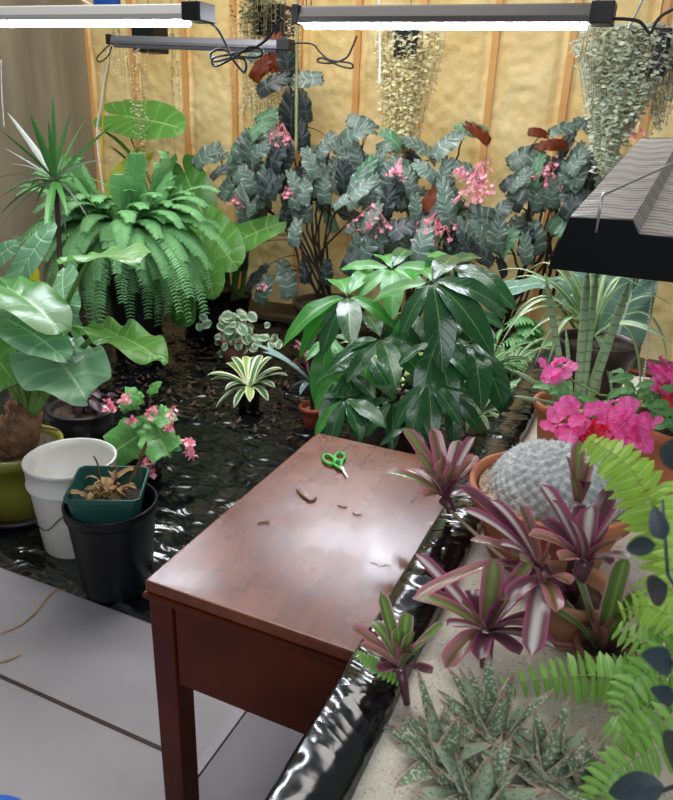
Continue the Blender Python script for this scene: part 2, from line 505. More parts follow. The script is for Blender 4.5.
M['dry'] = simple('dry_leaf', '#8a6a42', .8, col2='#5a3f26', scale=15)
M['straw'] = simple('straw_leaf', '#a8875a', .7, col2='#8a6b3e', scale=15)

# ---------------------------------------------------------------- room
WY, LX = 5.15, -4.66
mb = MB(); mb.box((-4.9, -1.6, -.12), (2.6, 5.4, 0)); struct('floor', mb, M['concrete'])
mb = MB()
mb.box((-4.6, 1.088, 0.0004), (1.6, 1.1, .0018))
struct('trim_1', mb, simple('joint_sealant', '#35291f', .8))
# back wall: lumpy spray foam between studs
studs = [LX+.02, -4.16, -3.65, -3.19, -2.63, -2.165, -1.69, -1.185, -.695, -.19, .31, .81]
mb = MB(); nx, nz = 300, 150; rows = []
X0, X1, Z1 = LX-.05, 1.1, 3.1
for i in range(nz+1):
    row = []
    z = Z1*i/nz
    for j in range(nx+1):
        x = X0+(X1-X0)*j/nx
        k = min(range(len(studs)), key=lambda q: abs(studs[q]+.02-x)); d = abs(studs[k]+.02-x)
        lump = noise.fractal(V((x*4.5, 3.1, z*4.2)), 1, 2, 4)*.014 + noise.noise(V((x*17, 9, z*17)))*.010+noise.noise(V((x*38, 4, z*38)))*.004
        bulge = .035*math.sin(min(d/.23, 1)*PI*.5) 
        row.append(V((x, WY-.055-bulge*.35+.022*math.exp(-((d-.05)/.025)**2)-lump, z)))
    rows.append(row)
mb.grid([r[::-1] for r in rows]); struct('wall_back', mb, M['foam'], True)
for i, sx in enumerate(studs):
    mb = MB(); mb.box((sx, WY-.075, .12), (sx+.045, WY+.08, 3.1)); struct('trim_%d' % (i+2), mb, M['stud'])
mb = MB(); mb.box((LX, WY-.085, 0), (1.1, WY+.08, .13)); struct('baseboard_back', mb, M['sill'])
# left wall behind hanging grey plastic sheeting
mb = MB(); rows = []
for i in range(61):
    z = 3.1*i/60
    rows.append([V((LX+.05+.03*noise.noise(V((y*2.6, z*.35, 1)))+.012*noise.noise(V((y*8, z*.6, 4))), y, z)) for y in [-.5+5.6*j/140 for j in range(141)]])
mb.grid(rows); struct('wall_left', mb, M['sheeting'], True)

# black plastic sheet over the planting bed, wrinkled
def film_z(x, y):
    z = .012
    a = noise.noise(V((x*2.1, y*3.2, 0))); b = noise.noise(V((x*5+3, y*9, 2)))
    r = 1-abs(noise.noise(V((x*2.4+y*1.5, y*4.5-x*1.2, 5))))*2
    r2 = 1-abs(noise.noise(V((x*6-y*4, y*8+x*3, 9))))*2
    f = noise.noise(V((x*.9, y*1.1, 7)))
    k = min(1, max(.15, (y-1.5)*1.2 if x < -1.4 else 1.2))
    return z + .004*a + .0025*b + k*((.018+.02*f)*(max(0, r-.72)/.28)**1.5 + .007*(max(0, r2-.7)/.3)**1.5)
mb = MB(); rows = []
for i in range(300):
    y = 1.485+(5.04-1.485)*i/299
    rows.append([V((x, y+(.012*noise.noise(V((x*3, 0, 0))) if i == 0 else 0), max(.004, film_z(x, y))*(min(1, i/3+.15)))) for x in [-4.55+5.6*j/320 for j in range(321)]])
mb.grid(rows)
solo('plastic_sheet', mb, M['film'], 'wrinkled glossy black plastic sheet covering the planting bed floor', 'plastic sheet', org=V((-2, 1.485, 0)))


# leaf litter on the sheet
mb = MB()
for k in range(1000):
    x = R.gauss(-2.5, .9); y = R.uniform(2.9, 4.95) if R.random() < .9 else R.uniform(2.8, 3.4)
    if x < -4.4 or x > .2: continue
    z = film_z(x, y)+.006+R.random()*.01; s = R.uniform(.008, .035)*(1 if R.random() < .9 else 1.7)
    Mx = Matrix.Translation((x, y, z)) @ Matrix.Rotation(R.uniform(0, 6.28), 4, 'Z') @ Matrix.Rotation(R.uniform(-.5, .5), 4, 'X')
    mb.add([Mx @ V(p)*1 for p in ((-s*.4, 0, 0), (0, -s, s*.2), (s*.45, 0, .0), (0, s, s*.3))], [(0, 1, 2, 3)])
solo('leaf_litter', mb, simple('litter', '#4e3824', .85, col2='#1c140e', scale=11), 'scattered brown dead leaves and debris on the black plastic sheet', 'leaf litter', stuff=True)
# plank leaning against the sill
mb = MB(); mb.box((-3.3, 4.86, .03), (-1.9, 4.98, .07), None)
bevel(solo('wooden_plank', mb, M['board'], 'weathered grey wooden plank lying along the foot of the foam wall', 'plank', smooth=False), .004)

# grey board on the floor under the table
mb = MB(); mb.box((-.80, -.5, 0.0005), (.5, 1.3, .02)); gb = simple('grey_board', '#5d555b', .5, col2='#6b6369', scale=3)
rt = thing('floor_board', 'flat dark grey board lying on the floor beneath the brown table', 'board', (-.1, .4, 0))
bevel(part('panel', mb, gb, rt, smooth=False), .002)
mb = MB(); mb.box((-.835, -.5, .0005), (-.803, 1.3, .022)); bevel(part('edge_strip', mb, simple('pale_strip', '#8d868e', .5), rt, smooth=False), .002)

# ---------------------------------------------------------------- table
tb = thing('side_table', 'reddish brown wooden table with a glossy scuffed top', 'table', (-.4, 1.27, 0))
mb = MB(); mb.box((-.778, .885, .722), (-.245, 1.667, .75)); bevel(part('tabletop', mb, M['woodtop'], tb, smooth=False), .005, 3)
mb = MB(); mb.box((-.783, .880, .708), (-.24, 1.672, .7215)); bevel(part('edge_moulding', mb, M['wood'], tb, smooth=False), .004, 2)
for a, b_ in (((-.715, .893, .505), (-.31, .912, .708)), ((-.715, 1.64, .52), (-.31, 1.66, .708)), ((-.77, .955, .52), (-.752, 1.6, .708)), ((-.275, .955, .52), (-.257, 1.6, .708))):
    mb = MB(); mb.box(a, b_); bevel(part('apron', mb, M['wood'], tb, smooth=False), .002)
for x in (-.774, -.307):
    for y in (.889, 1.607):
        mb = MB(); mb.box((x, y, 0.021 if (x > -.7 and y < 1.3) or y < 1.3 else 0.0), (x+.056, y+.056, .708))
        bevel(part('leg', mb, M['wood'], tb, smooth=False), .003)

# ---------------------------------------------------------------- sand bench
bn = thing('sand_bench', 'raised sand-filled bench with rim wrapped in shiny black plastic', 'planting bench', (.5, 1.2, 0))
SZ = .775
mb = MB(); rows = []
for i in range(120):
    y = -.1+2.75*i/119
    rows.append([V((x, y, SZ+.006*noise.noise(V((x*7, y*7, 0)))+.0035*noise.noise(V((x*30, y*30, 3))))) for x in [-.235+1.5*j/90 for j in range(91)]])
mb.grid(rows); part('sand', mb, M['sand'], bn)
mb = MB(); rows = []
prof = [(-.312, .754), (-.316, .775), (-.313, .798), (-.304, .807), (-.268, .809), (-.230, .807), (-.222, .797), (-.220, .76)]
for i in range(220):
    y = -.1+2.76*i/219
    row = []
    for j, (x, z) in enumerate(prof):
        n_ = noise.noise(V((x*22, y*9, z*20))); rg = max(0, 1-abs(noise.noise(V((x*12+y*5, y*14, 3))))*5)
        row.append(V((x+.0022*n_+.001*rg, y, z+.0022*n_*(1 if 1 < j < 7 else .3)+.0025*rg)))
    rows.append(row)
mb.grid([r[::-1] for r in rows]); part('rim', mb, M['rimfilm'], bn)
mb = MB(); mb.box((-.22, .0, .62), (1.2, 2.6, .765)); part('bed_base', mb, M['black'], bn, smooth=False)
mb = MB(); mb.box((-.30, -.05, .757), (-.25, 2.64, .795)); mb.box((-.25, 2.6, .70), (1.2, 2.64, .79)); part('frame_board', mb, M['wood'], bn, smooth=False)
for x in (.02, 1.1):
    for y in (.1, 2.45):
        mb = MB(); mb.box((x, y, 0.0 if y > 1 else 0.021), (x+.06, y+.06, .62)); part('leg', mb, M['wood'], bn, smooth=False)

# ---------------------------------------------------------------- grow lights
def led_fixture(a, b, label, lit, mats=('metal', 'metal'), hgt=.05, wd=.09, end0=True, end1=True, pattern=False):
    a, b = V(a), V(b); L = (b-a).length; X = (b-a).normalized(); Y = V((0, 0, 1)).cross(X).normalized(); Z = X.cross(Y)
    t = thing('grow_light', label, 'grow light', (a+b)/2)
    Mx = Matrix(((X.x, Y.x, Z.x, a.x), (X.y, Y.y, Z.y, a.y), (X.z, Y.z, Z.z, a.z), (0, 0, 0, 1)))
    mb = MB(); pr = [(-wd/2, 0), (-wd/2, hgt*.35), (-wd*.34, hgt*.9), (-wd*.25, hgt), (wd*.25, hgt), (wd*.34, hgt*.9), (wd/2, hgt*.35), (wd/2, 0)]
    rows = [[Mx @ V((x, y, z)) for y, z in pr] for x in (.03, L-.03)]
    mb.grid(rows, closed=True, capa=True, capb=True); bevel(part('housing', mb, M[mats[0]], t, smooth=False), .003)
    for x0, x1 in ((0, .031), (L-.075, L)):
        mb = MB(); mb.box((x0, -wd/2-.003, -.004), (x1, wd/2+.003, hgt+.004), Mx); bevel(part('end_cap', mb, M['cord'], t, smooth=False), .004)
    mb = MB(); tw = .024
    rows = [[Mx @ V((x, tw*math.sin(q), -.003-.015*math.cos(q))) for q in [-PI/2+PI*i/10 for i in range(11)]] for x in (.04, L-.085)]
    mb.grid(rows); part('tube', mb, M['led'] if lit else M['tubeoff'], t)
    for fx in (.05, L-.06):
        for s in (-1, 1):
            mb = MB(); p = Mx @ V((fx, s*.02, hgt)); q = Mx @ V((fx+.02*s, s*.005, 1.2)); q.z = 3.0
            mb.tube([p, q], .0022, 5); part('hanging_chain', mb, M['steel'], t)
    return t, Mx, L
f1 = led_fixture(at(297, 24, 2.8), at(613, 24, 2.8), 'lit tube light hanging across the top centre, before the begonias', True, ('housing', 'metal'), wd=.10, hgt=.06)
f2 = led_fixture(at(-95, 22, 2.25), at(208, 21, 2.25), 'lit tube light with patterned top hanging at upper left, cut by frame', True, ('whitemetal',))
f3 = led_fixture(at(110, 44, 3.6), at(292, 50, 3.6), 'unlit grey tube light hanging lower behind the lit left one', False, wd=.07, hgt=.045)
# chevron tread on the left fixture top
# shop light hood over the bench
def hood():
    t = thing('reflector_hood', 'wide hanging light hood with white louvred top and black end plate', 'light hood', (.12, 2.0, 1.45))
    A, B = at(548, 268, 1.55), at(572, 218, 1.6)   # near lower / upper left corners of the end
    yn, yf = 1.52, 2.65
    z0 = at(548, 268, yn).z; xl = at(548, 268, yn).x; zt = at(570, 217, yn).z; xt = at(570, 217, yn).x
    W = .62; xr = xl+W
    dx = at(641, 138, yf).x-xt; dz = at(641, 138, yf).z-zt
    # cross-section: left skirt, top left flange, step down to centre channel, mirrored
    sec = [(xl, z0), (xt, zt), (xt+.118, zt+.004), (xt+.135, zt-.022), (xr-(xt-xl)-.135, zt-.022), (xr-(xt-xl)-.118, zt+.004), (xr-(xt-xl), zt), (xr, z0)]
    mb = MB()
    rows = []
    n = 60
    def hp(x, y, z):
        q = (y-yn)/(yf-yn); return V((x+dx*q, y, z+dz*q))
    for i in range(n+1):
        y = yn+.006+(yf-yn-.012)*i/n
        rows.append([hp(x, y, z+(.0018 if i % 2 and 0 < k < 7 else 0)) for k, (x, z) in enumerate(sec)])
    mb.grid(rows); rows2 = [[p-V((0, 0, .003)) for p in r][::-1] for r in rows]; mb.grid(rows2)
    part('reflector', mb, louvre(), t, smooth=False)
    for y in (yn, yf):
        mb = MB(); 
        rr = [[hp(x, y-.004, z) for x, z in sec], [hp(x, y+.006, z) for x, z in sec]]
        mb.grid(rr, closed=True, capa=True, capb=True); part('end_plate', mb, M['hoodblack'], t, smooth=False)
    for k in range(4):
        mb = MB(); x = xl+.12+k*.125; mb.tube([hp(x, yn+.02, z0+.03), hp(x, yf-.02, z0+.03)], .013, 8); part('tube', mb, M['tubeoff'], t)
    mb = MB(); x = xt+.055; mb.tube([(x, yn-.007, zt-.025), (x, yn-.007, zt+.045), (x+.003, yn+.012, zt+.05)], .0035, 6); part('hook', mb, M['steel'], t)
    mb = MB(); mb.tube([(x+.003, yn+.006, zt+.048), (.75, 2.05, 1.95)], .0022, 5); part('hanging_wire', mb, M['steel'], t)
    mb = MB(); mb.box((xr-.35, yn-.012, z0+.03), (xr-.31, yn-.004, z0+.05)); part('latch', mb, M['whitecord'], t, smooth=False)
def louvre():
    m, nt, b = newmat('louvred_reflector')
    tc = N(nt, 'ShaderNodeTexCoord'); sp = N(nt, 'ShaderNodeSeparateXYZ'); nt.links.new(tc.outputs['Object'], sp.inputs[0])
    s = math_(nt, 'SINE', math_(nt, 'ADD', math_(nt, 'MULTIPLY', sp.outputs[1], 230), math_(nt, 'MULTIPLY', math_(nt, 'SINE', math_(nt, 'MULTIPLY', sp.outputs[0], 60)), 1.2)))
    f = mapr(nt, s, .45, .95)
    nt.links.new(mixc(nt, f, lin('#98928b'), lin('#5a534d')), b.inputs['Base Color']); b.inputs['Roughness'].default_value = .45
    bump_(nt, b, s, .4, .004)
    return m
hood()

def cable(name, pts, r, mat, label, cat='cable', n=40, group=None):
    pts = [V(p) for p in pts]; out = []
    for i in range(len(pts)-1):   # catmull-rom
        p0, p1, p2, p3 = pts[max(i-1, 0)], pts[i], pts[i+1], pts[min(i+2, len(pts)-1)]
        for k in range(8):
            t = k/8; out.append(.5*((2*p1)+(p2-p0)*t+(2*p0-5*p1+4*p2-p3)*t*t+(3*p1-p0-3*p2+p3)*t**3))
    out.append(pts[-1]); mb = MB(); mb.tube(out, r, 6)
    return solo(name, mb, mat, label, cat, group)
def pxs(Y, *q): return [at(x, y, Y) for x, y in q]
cable('power_cord', pxs(2.3, (207, 20), (218, 30), (226, 45), (232, 58), (244, 72), (245, 60), (232, 58), (214, 61), (211, 53), (222, 49), (236, 56), (258, 57), (262, 50), (250, 47), (236, 56), (216, 66), (213, 58), (232, 54), (250, 50), (266, 40), (276, 27), (282, 18)), .0045, M['cord'], 'black looped cord dangling from the upper left tube light')
cable('power_cord', pxs(3.55, (292, 43), (312, 44), (320, 52), (330, 60), (350, 63), (352, 68), (340, 66), (322, 58), (318, 62), (332, 63), (346, 58), (352, 48), (357, 36)), .005, M['cord'], 'black looped cord hanging below the middle tube light')
cable('power_cord', pxs(3.6, (110, 44), (104, 50), (97, 58), (100, 62), (108, 56), (112, 46)), .004, M['cord'], 'short black cord loop at left end of the unlit tube light')
cable('power_cord', pxs(2.8, (608, 19), (625, 19), (640, 22), (650, 33), (656, 22), (664, 14), (680, 6)), .006, M['cord'], 'thick black cord leaving the right end of the centre light')
cable('extension_cable', pxs(3.65, (108, 44), (108, 62), (104, 82), (102, 100), (97, 130), (99, 160), (104, 195)), .006, M['whitecord'], 'white cable running down the wall beside the yellow one')
cable('extension_cable', pxs(3.7, (109, 44), (109, 62), (105, 90), (103, 120), (102, 150), (103, 185)), .006, M['yellowcord'], 'yellow cable running down the wall at the left corner')
cable('bamboo_rod', [V((at(297, 28, 3.9).x, 3.9, 3.0)), at(297, 60, 3.9), at(296, 152, 3.9)], .009, simple('bamboo', '#9a9a6e', .6), 'thin pale vertical rod hanging down into the tall begonia', 'rod')
cable('pull_cord', [at(379, 0, 3.2), at(380, 60, 3.2), at(379, 84, 3.2)], .004, M['whitecord'], 'thin white pull cord hanging left of the middle trailing basket', 'cord')
cable('support_wire', [at(645, -5, 3), at(628, 30, 3)], .004, M['steel'], 'thin slanting wire above the upper right trailing basket', 'wire')
cable('aerial_root', pxs(1.9, (1, 60), (2, 100), (4, 127)), .002, M['whitecord'], 'thin pale hanging string at the left edge by the sheeting', 'string')
# bead chain by the hood
mb = MB()
a, b_ = at(653, 279, 1.9), at(640, 430, 1.9)
for i in range(46): mb.ball(a.lerp(b_, i/45)+V((.002*math.sin(i*.4), 0, 0)), .0033, 4)
mb.tube([a, b_], .0009, 4)
solo('bead_chain', mb, M['whitecord'], 'pale beaded pull chain hanging below the light hood', 'pull chain')
# blue box on the ceiling line at upper left
bt = thing('timer_box', 'small blue electrical box hanging above the left tube light', 'electrical box', at(106, 5, 3.4))
mb = MB(); p = at(107, 3, 3.4); mb.box(p-V((.075, .03, .05)), p+V((.075, .03, .07))); bevel(part('case', mb, M['bluepl'], bt, smooth=False), .012)
mb = MB(); p = at(95, 13, 3.42); mb.box(p-V((.06, .02, .02)), p+V((.06, .02, .035))); bevel(part('socket', mb, M['whitepl'], bt, smooth=False), .006)
cable('white_wire', pxs(3.4, (78, -2), (88, 3), (98, 8), (104, 12)), .004, M['whitecord'], 'thin white wire running to the blue electrical box', 'wire')
# blue thing cut by the frame at bottom left
mb = MB(); mb.lathe([(.0, .006), (.08, .004), (.15, .0), (.155, .006), (.15, .012), (.08, .016), (0, .018)], atz(-30, 858, 0)+V((0, 0, .002)), 30)
solo('blue_mat', mb, simple('blue_rubber', '#2c66c8', .5), 'bright blue round pad peeking in at bottom left corner', 'pad')
# ================================================================ far plants
G = {}
G['fern'] = leafmat('boston_fern', '#5f9e60', '#8cc084', rough=.5, vn=0, trans=.25, rib='#8cc47a', ribw=.2)
G['aloc'] = leafmat('elephant_ear', '#4f8a35', '#6aa548', rib='#a3c77c', ribw=.05, vein='#7fb35f', vn=9, vk=.25, vsharp=.7, rough=.33, trans=.3, back='#6d9d55', bump=.6)
G['alocdark'] = leafmat('elephant_ear_dark', '#3a7030', '#4f883c', rib='#86b264', ribw=.05, vein='#5f9648', vn=9, vk=.25, vsharp=.88, rough=.3, trans=.28)
G['alocblue'] = leafmat('elephant_ear_pale', '#5d8f68', '#7aa981', rib='#a9cda2', ribw=.05, vein='#93bd90', vn=9, vk=.25, vsharp=.68, rough=.36, trans=.2, bump=.6)
G['alocyel'] = leafmat('elephant_ear_yellow', '#c9b23a', '#a9c24a', rib='#d8d67a', vein='#8fb040', vn=7, rough=.4, trans=.35)
G['beg'] = leafmat('cane_begonia', '#4c6156', '#708576', rib='#7d9690', ribw=.03, vein='#bccdc6', vn=7, vk=.3, vsharp=.80, rough=.32, trans=.1, back='#5a2a20', spec=.6)
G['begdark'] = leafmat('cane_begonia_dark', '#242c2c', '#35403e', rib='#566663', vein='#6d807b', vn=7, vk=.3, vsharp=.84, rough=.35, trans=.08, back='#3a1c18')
G['beggreen'] = leafmat('cane_begonia_green', '#5d8b68', '#77a17c', rib='#a0c49a', vein='#35604a', vn=7, vk=.3, vsharp=.82, rough=.35, trans=.2)
G['begred'] = leafmat('begonia_red', '#5e2416', '#9a4a20', vn=0, rough=.4, trans=.4)
G['pink'] = leafmat('pink_petal', '#fb93aa', '#ffc0cc', vn=0, rough=.5, trans=.2, bump=0)
G['petiole'] = simple('green_petiole', '#6c9448', .45, col2='#56803a')
G['darkpet'] = simple('dark_petiole', '#3d5a2c', .5)

def petiole(name, root, pts, r, mat=None, n=8):
    mb = MB(); p = [V(q) for q in pts]
    if len(p) == 3: p = bez(p[0], p[1], p[2], 12)
    mb.tube(p, lambda t: r*(1.3-.6*t), n); return part(name, mb, mat or G['petiole'], root)

# ---- big elephant ear leaf
def ear(root, foot, att, tip, nrm, W=1., mat='aloc', fold=.12, droop=.3, wave=.02, bow=None, r=.008, tipdroop=.2, ks=1.0, pet=True, mid=None):
    foot, att, tip = V(foot), V(att), V(tip); d = tip-att
    L = d.length*ks
    if pet:
        mid = mid or (foot+att)/2+V((0, 0, .18*(att-foot).length))
        petm = petiole('petiole', root, [foot, mid, att], r)
    else: petm = root
    mb = MB(); heartleaf(mb, 'alocasia', frame(att, d, nrm), L, W*.72, fold, droop, wave, 34, 7, tipdroop=tipdroop, ph=R.uniform(0, 6))
    return part('leaf_blade', mb, G[mat], petm)
cam_dir = lambda p: (V((0, 0, EYE))-V(p)).normalized()
UP = V((0, 0, 1))

# ---- Boston fern in a tall black pot
fx = atz(150, 362, .0); fx = V((-3.06, 3.62, .02))
fr = thing('boston_fern', 'huge bushy green fern with arching fronds in a black pot', 'fern', fx)
make_pot(fr, M['black'], fx, .15, .20, .78, M['soil'], rim=.015, rimh=.05)
crown = fx+V((0, 0, .86))
crown = at(126, 243, 3.6)
mb = MB(); mb.tube([fx+V((0, 0, .8)), crown], [.12, .06], 8); part('root_mass', mb, M['bark'], fr)
def fern_frond(mb, a, e, L, pl):
    """a azimuth, e elevation of the tip seen from the crown"""
    h = V((math.cos(a)*1.12, math.sin(a)*.9, 0)); tipv = h*math.cos(e)+V((0, 0, math.sin(e)*(.95 if e > 0 else .9)))
    end = crown+tipv*L
    ctl = crown+h*L*.62+V((0, 0, L*(.50+.35*max(0, math.sin(e)))))
    pts = bez(crown+h*.04, ctl, end, 9); frond(mb, pts, pl, 46, .185, .06, nrm=(h*.7+V((0, 0, .6))), stem=.0035, start=.22)
for i in range(97):
    t_ = i/97; a = -PI*.5+R.uniform(-1.75, 1.75); q = (i*.618) % 1; e = (-1.15+1.1*q) if i < 58 else (-.05+1.3*q)
    mb = MB(); fern_frond(mb, a, e, R.uniform(.56, .76), R.uniform(.062, .08)); part('frond', mb, G['fern'], fr)
inner = MB()
for i in range(190): fern_frond(inner, -PI*.5+R.uniform(-2.0, 2.0), R.uniform(-1.25, 1.0), R.uniform(.4, .64), .07)
part('inner_fronds', inner, G['fern'], fr, stuff=True)
# the single long frond at upper left of the fern
for q in (((100, 255), (75, 205), (62, 180)), ((160, 250), (150, 180), (136, 152)), ((60, 262), (35, 240), (14, 236))):
    mb = MB(); P = pxs(3.5, *q); frond(mb, bez(crown+V((-.05, -.05, .1)), P[0]+V((0, 0, .15)), P[2], 9), .07, 30, .26, .2, stem=.004, start=.3); part('frond', mb, G['fern'], fr)

# ---- elephant ear behind the fern
ec = V((-3.0, 4.35, .02))
e = thing('elephant_ear', 'tall elephant ear growing behind the big fern with heart-shaped leaves', 'elephant ear plant', ec)
make_pot(e, M['black'], ec, .16, .2, .36, M['soil'])
f0 = ec+V((0, 0, .34))
ear(e, f0, at(122, 116, 4.3), at(181, 124, 4.2), V((0, -.75, .75)), .75, 'aloc', mid=at(150, 190, 4.4), wave=.01, droop=.1, fold=.05)
ear(e, f0, at(135, 163, 4.3), at(103, 196, 4.1), V((0, -1, .3)), .8, 'alocyel', mid=at(140, 200, 4.4))
ear(e, f0, at(165, 168, 4.2), at(150, 205, 4.1), V((-.2, -1, .3)), .9, 'alocdark', mid=at(160, 200, 4.4))
ear(e, f0, at(186, 176, 4.3), at(205, 222, 4.1), V((.4, -1, .3)), .85, 'alocdark', mid=at(180, 215, 4.4))
ear(e, f0, at(206, 226, 4.1), at(232, 262, 3.9), V((.3, -1, .5)), 1.0, 'aloc', mid=at(200, 240, 4.3))
ear(e, f0, at(225, 246, 4.1), at(284, 219, 4.2), V((0, -.8, .6)), .62, 'aloc', mid=at(205, 270, 4.3), droop=.1)
ear(e, f0, at(205, 250, 3.95), at(210, 296, 3.8), V((.2, -1, .3)), .9, 'aloc', mid=at(200, 250, 4.2))
ear(e, f0, at(175, 290, 3.95), at(185, 323, 3.8), V((.1, -1, .4)), 1.0, 'alocdark', mid=at(175, 270, 4.2))
mb = MB(); strap(mb, at(147, 192, 4.4), at(97, 128, 4.3), at(140, 150, 4.4)-at(125, 160, 4.4), .05, 10, .5); part('folded_leaf', mb, G['alocdark'], e)
mb = MB(); strap(mb, at(150, 205, 4.4), at(107, 145, 4.3), at(140, 160, 4.4)-at(129, 170, 4.4), .035, 10, .5); part('folded_leaf', mb, G['darkpet'], e)

# ---- trailing baskets
G['dis'] = leafmat('silver_trailing_leaf', '#efeacb', '#f8f4e0', vn=0, rough=.45, trans=.45, bump=0)
G['disdark'] = leafmat('dull_trailing_leaf', '#5d6650', '#7e8568', vn=0, rough=.5, trans=.2, bump=0)
G['dissil'] = leafmat('grey_trailing_leaf', '#c6cebc', '#e2e6d4', vn=0, rough=.5, trans=.4, bump=0)
G['strand'] = simple('tan_strand', '#a38e68', .7)
def basket(label, top, w, zlow, nst, mat, leaf=.013, dens=1., pot=.07, ptop=None, spread=.5, tight=None, group='hanging baskets of trailing plants'):
    t = thing('hanging_basket', label, 'hanging plant', top, group)
    if pot:
        c = (ptop or top)
        mb = MB(); mb.box(c+V((-pot, -pot, -.12)), c+V((pot, pot, .06))); bevel(part('pot', mb, M['black'], t, smooth=False), .01)
        mb = MB(); mb.tube([c+V((0, 0, .06)), c+V((0, 0, .7))], .003, 5); part('hanger', mb, M['steel'], t)
    else:
        mb = MB(); mb.tube([top, V((top.x, top.y, 3.0))], .003, 5); part('hanger', mb, M['steel'], t)
    sm, lm = MB(), MB()
    for i in range(nst):
        x = R.gauss(0, .5)*w*.5; x = max(-w*.5, min(w*.5, x)); y = R.uniform(-.08, .08)
        ln = (top.z-zlow)*(R.uniform(.35, 1.0) if i > nst*.3 else R.uniform(.75, 1))*(1-.45*abs(x)/(w*.5))
        p = top+V((x, y, R.uniform(-.02, .05))); pts = [V((top.x+x*.4, top.y, top.z+.03)), p]
        ns = max(3, int(ln/.05)); cx = 0
        tg = (tight if tight is not None else 1)
        for k in range(ns):
            cx += R.uniform(-.008, .008)
            p = V((top.x+x*tg**(k/ns*2)+cx, top.y+y+R.uniform(-.008, .008), top.z-ln*(k+1)/ns)); pts.append(p)
        sm.tube(pts, .0016, 3, cap=False)
        nl = int(ln/.016*dens)
        for k in range(nl):
            u = (k+R.random())/nl*(len(pts)-1.001); q = pts[int(u)].lerp(pts[int(u)+1], u-int(u))
            s = leaf*R.uniform(.6, 1.25); a = R.uniform(0, 2*PI); d = V((math.cos(a), math.sin(a), R.uniform(-.7, .3))).normalized()
            sd = d.cross(V((R.uniform(-.5, .5), R.uniform(-1, 1), 1))).normalized()
            lm.add([q, q+d*s*.6+sd*s*.5, q+d*s*1.25, q+d*s*.6-sd*s*.5], [(0, 1, 2, 3)], [(.5, 0), (1, .5), (.5, 1), (0, .5)])
    part('trailing_stems', sm, G['strand'], t); part('trailing_leaves', lm, G[mat], t, stuff=True)
    return t
def zat(x, y, Y): return at(x, y, Y).z
basket('basket of pale trailing strands behind the middle of the centre light', at(409, 36, 4.4), .40, zat(409, 215, 4.4), 150, 'dis', .026, 1.7, .07, tight=.62)
basket('basket with long thin pale strands falling behind the tallest begonia cane', at(268, 20, 4.6), .50, zat(262, 185, 4.6), 90, 'dis', .019, 1.2, .10, ptop=at(275, 16, 4.6))
basket('dull bushy basket beside the dark hanging pot at top left centre', at(259, 4, 4.5), .36, zat(255, 46, 4.5), 60, 'disdark', .022, 1.2, .0, group='hanging baskets of trailing plants')
basket('thick silvery trailing basket at upper right, left of the dark pot', at(627, 36, 3.6), .40, zat(618, 185, 3.6), 210, 'dissil', .024, 1.6, .06, ptop=at(655, 45, 3.6), tight=.7)
basket('silvery trailing basket cut by the right edge above the hood', at(674, 40, 3.7), .22, zat(665, 140, 3.7), 60, 'dissil', .02, 1.1, .05, tight=.8, ptop=at(690, 40, 3.7))
basket('sparse white chain-like strand at far left, in front of the foam', at(120, 40, 4.5), .05, zat(120, 110, 4.5), 5, 'dis', .016, 1.5, 0)
basket('sparse strand hanging down over the floating elephant ear leaf', at(136, 45, 4.1), .13, zat(137, 190, 4.1), 8, 'dis', .016, .9, .09, ptop=at(150, 34, 4.4), tight=.4)
basket('thin wispy strand hanging left of the first bare stud', at(173, 40, 4.7), .06, zat(172, 170, 4.7), 4, 'disdark', .012, .8, 0)

# ---- cane begonias
BL = []
for k in range(5):
    mb = MB(); heartleaf(mb, 'begonia', None, 1, 1*(.56+.05*k), .18, .3+.08*k, .03, 36, 5, asym=.16*(1 if k % 2 else -1), ph=k*1.3, tipdroop=.4)
    BL.append(mb)
BM = {}
for key in ('beg', 'begdark', 'beggreen', 'begred'):
    BM[key] = []
    for k, mb in enumerate(BL):
        me = mb.mesh('begonia_leaf'); me.materials.append(G[key]); BM[key].append(me)
def flowers(root, c, r, n):
    mb = MB()
    for i in range(n):
        p = c+V((R.gauss(0, r*.5), R.gauss(0, r*.4), R.gauss(0, r*.38)))
        mb.tube([c+V((0, 0, r)), p], .0012, 3, cap=False)
        for k in range(3):
            a = R.uniform(0, 6.28); d = V((math.cos(a), R.uniform(-1, .3), math.sin(a)-.3)).normalized(); s = R.uniform(.014, .028)
            sd = d.cross(V((R.uniform(-1, 1), R.uniform(-1, 1), R.uniform(-1, 1)))).normalized()
            mb.add([p, p+d*s*.6+sd*s*.55, p+d*s*1.2, p+d*s*.6-sd*s*.55], [(0, 1, 2, 3)], [(.5, 0), (1, .5), (.5, 1), (0, .5)])
    part('flower_cluster', mb, G['pink'], root, 'pink flower cluster')
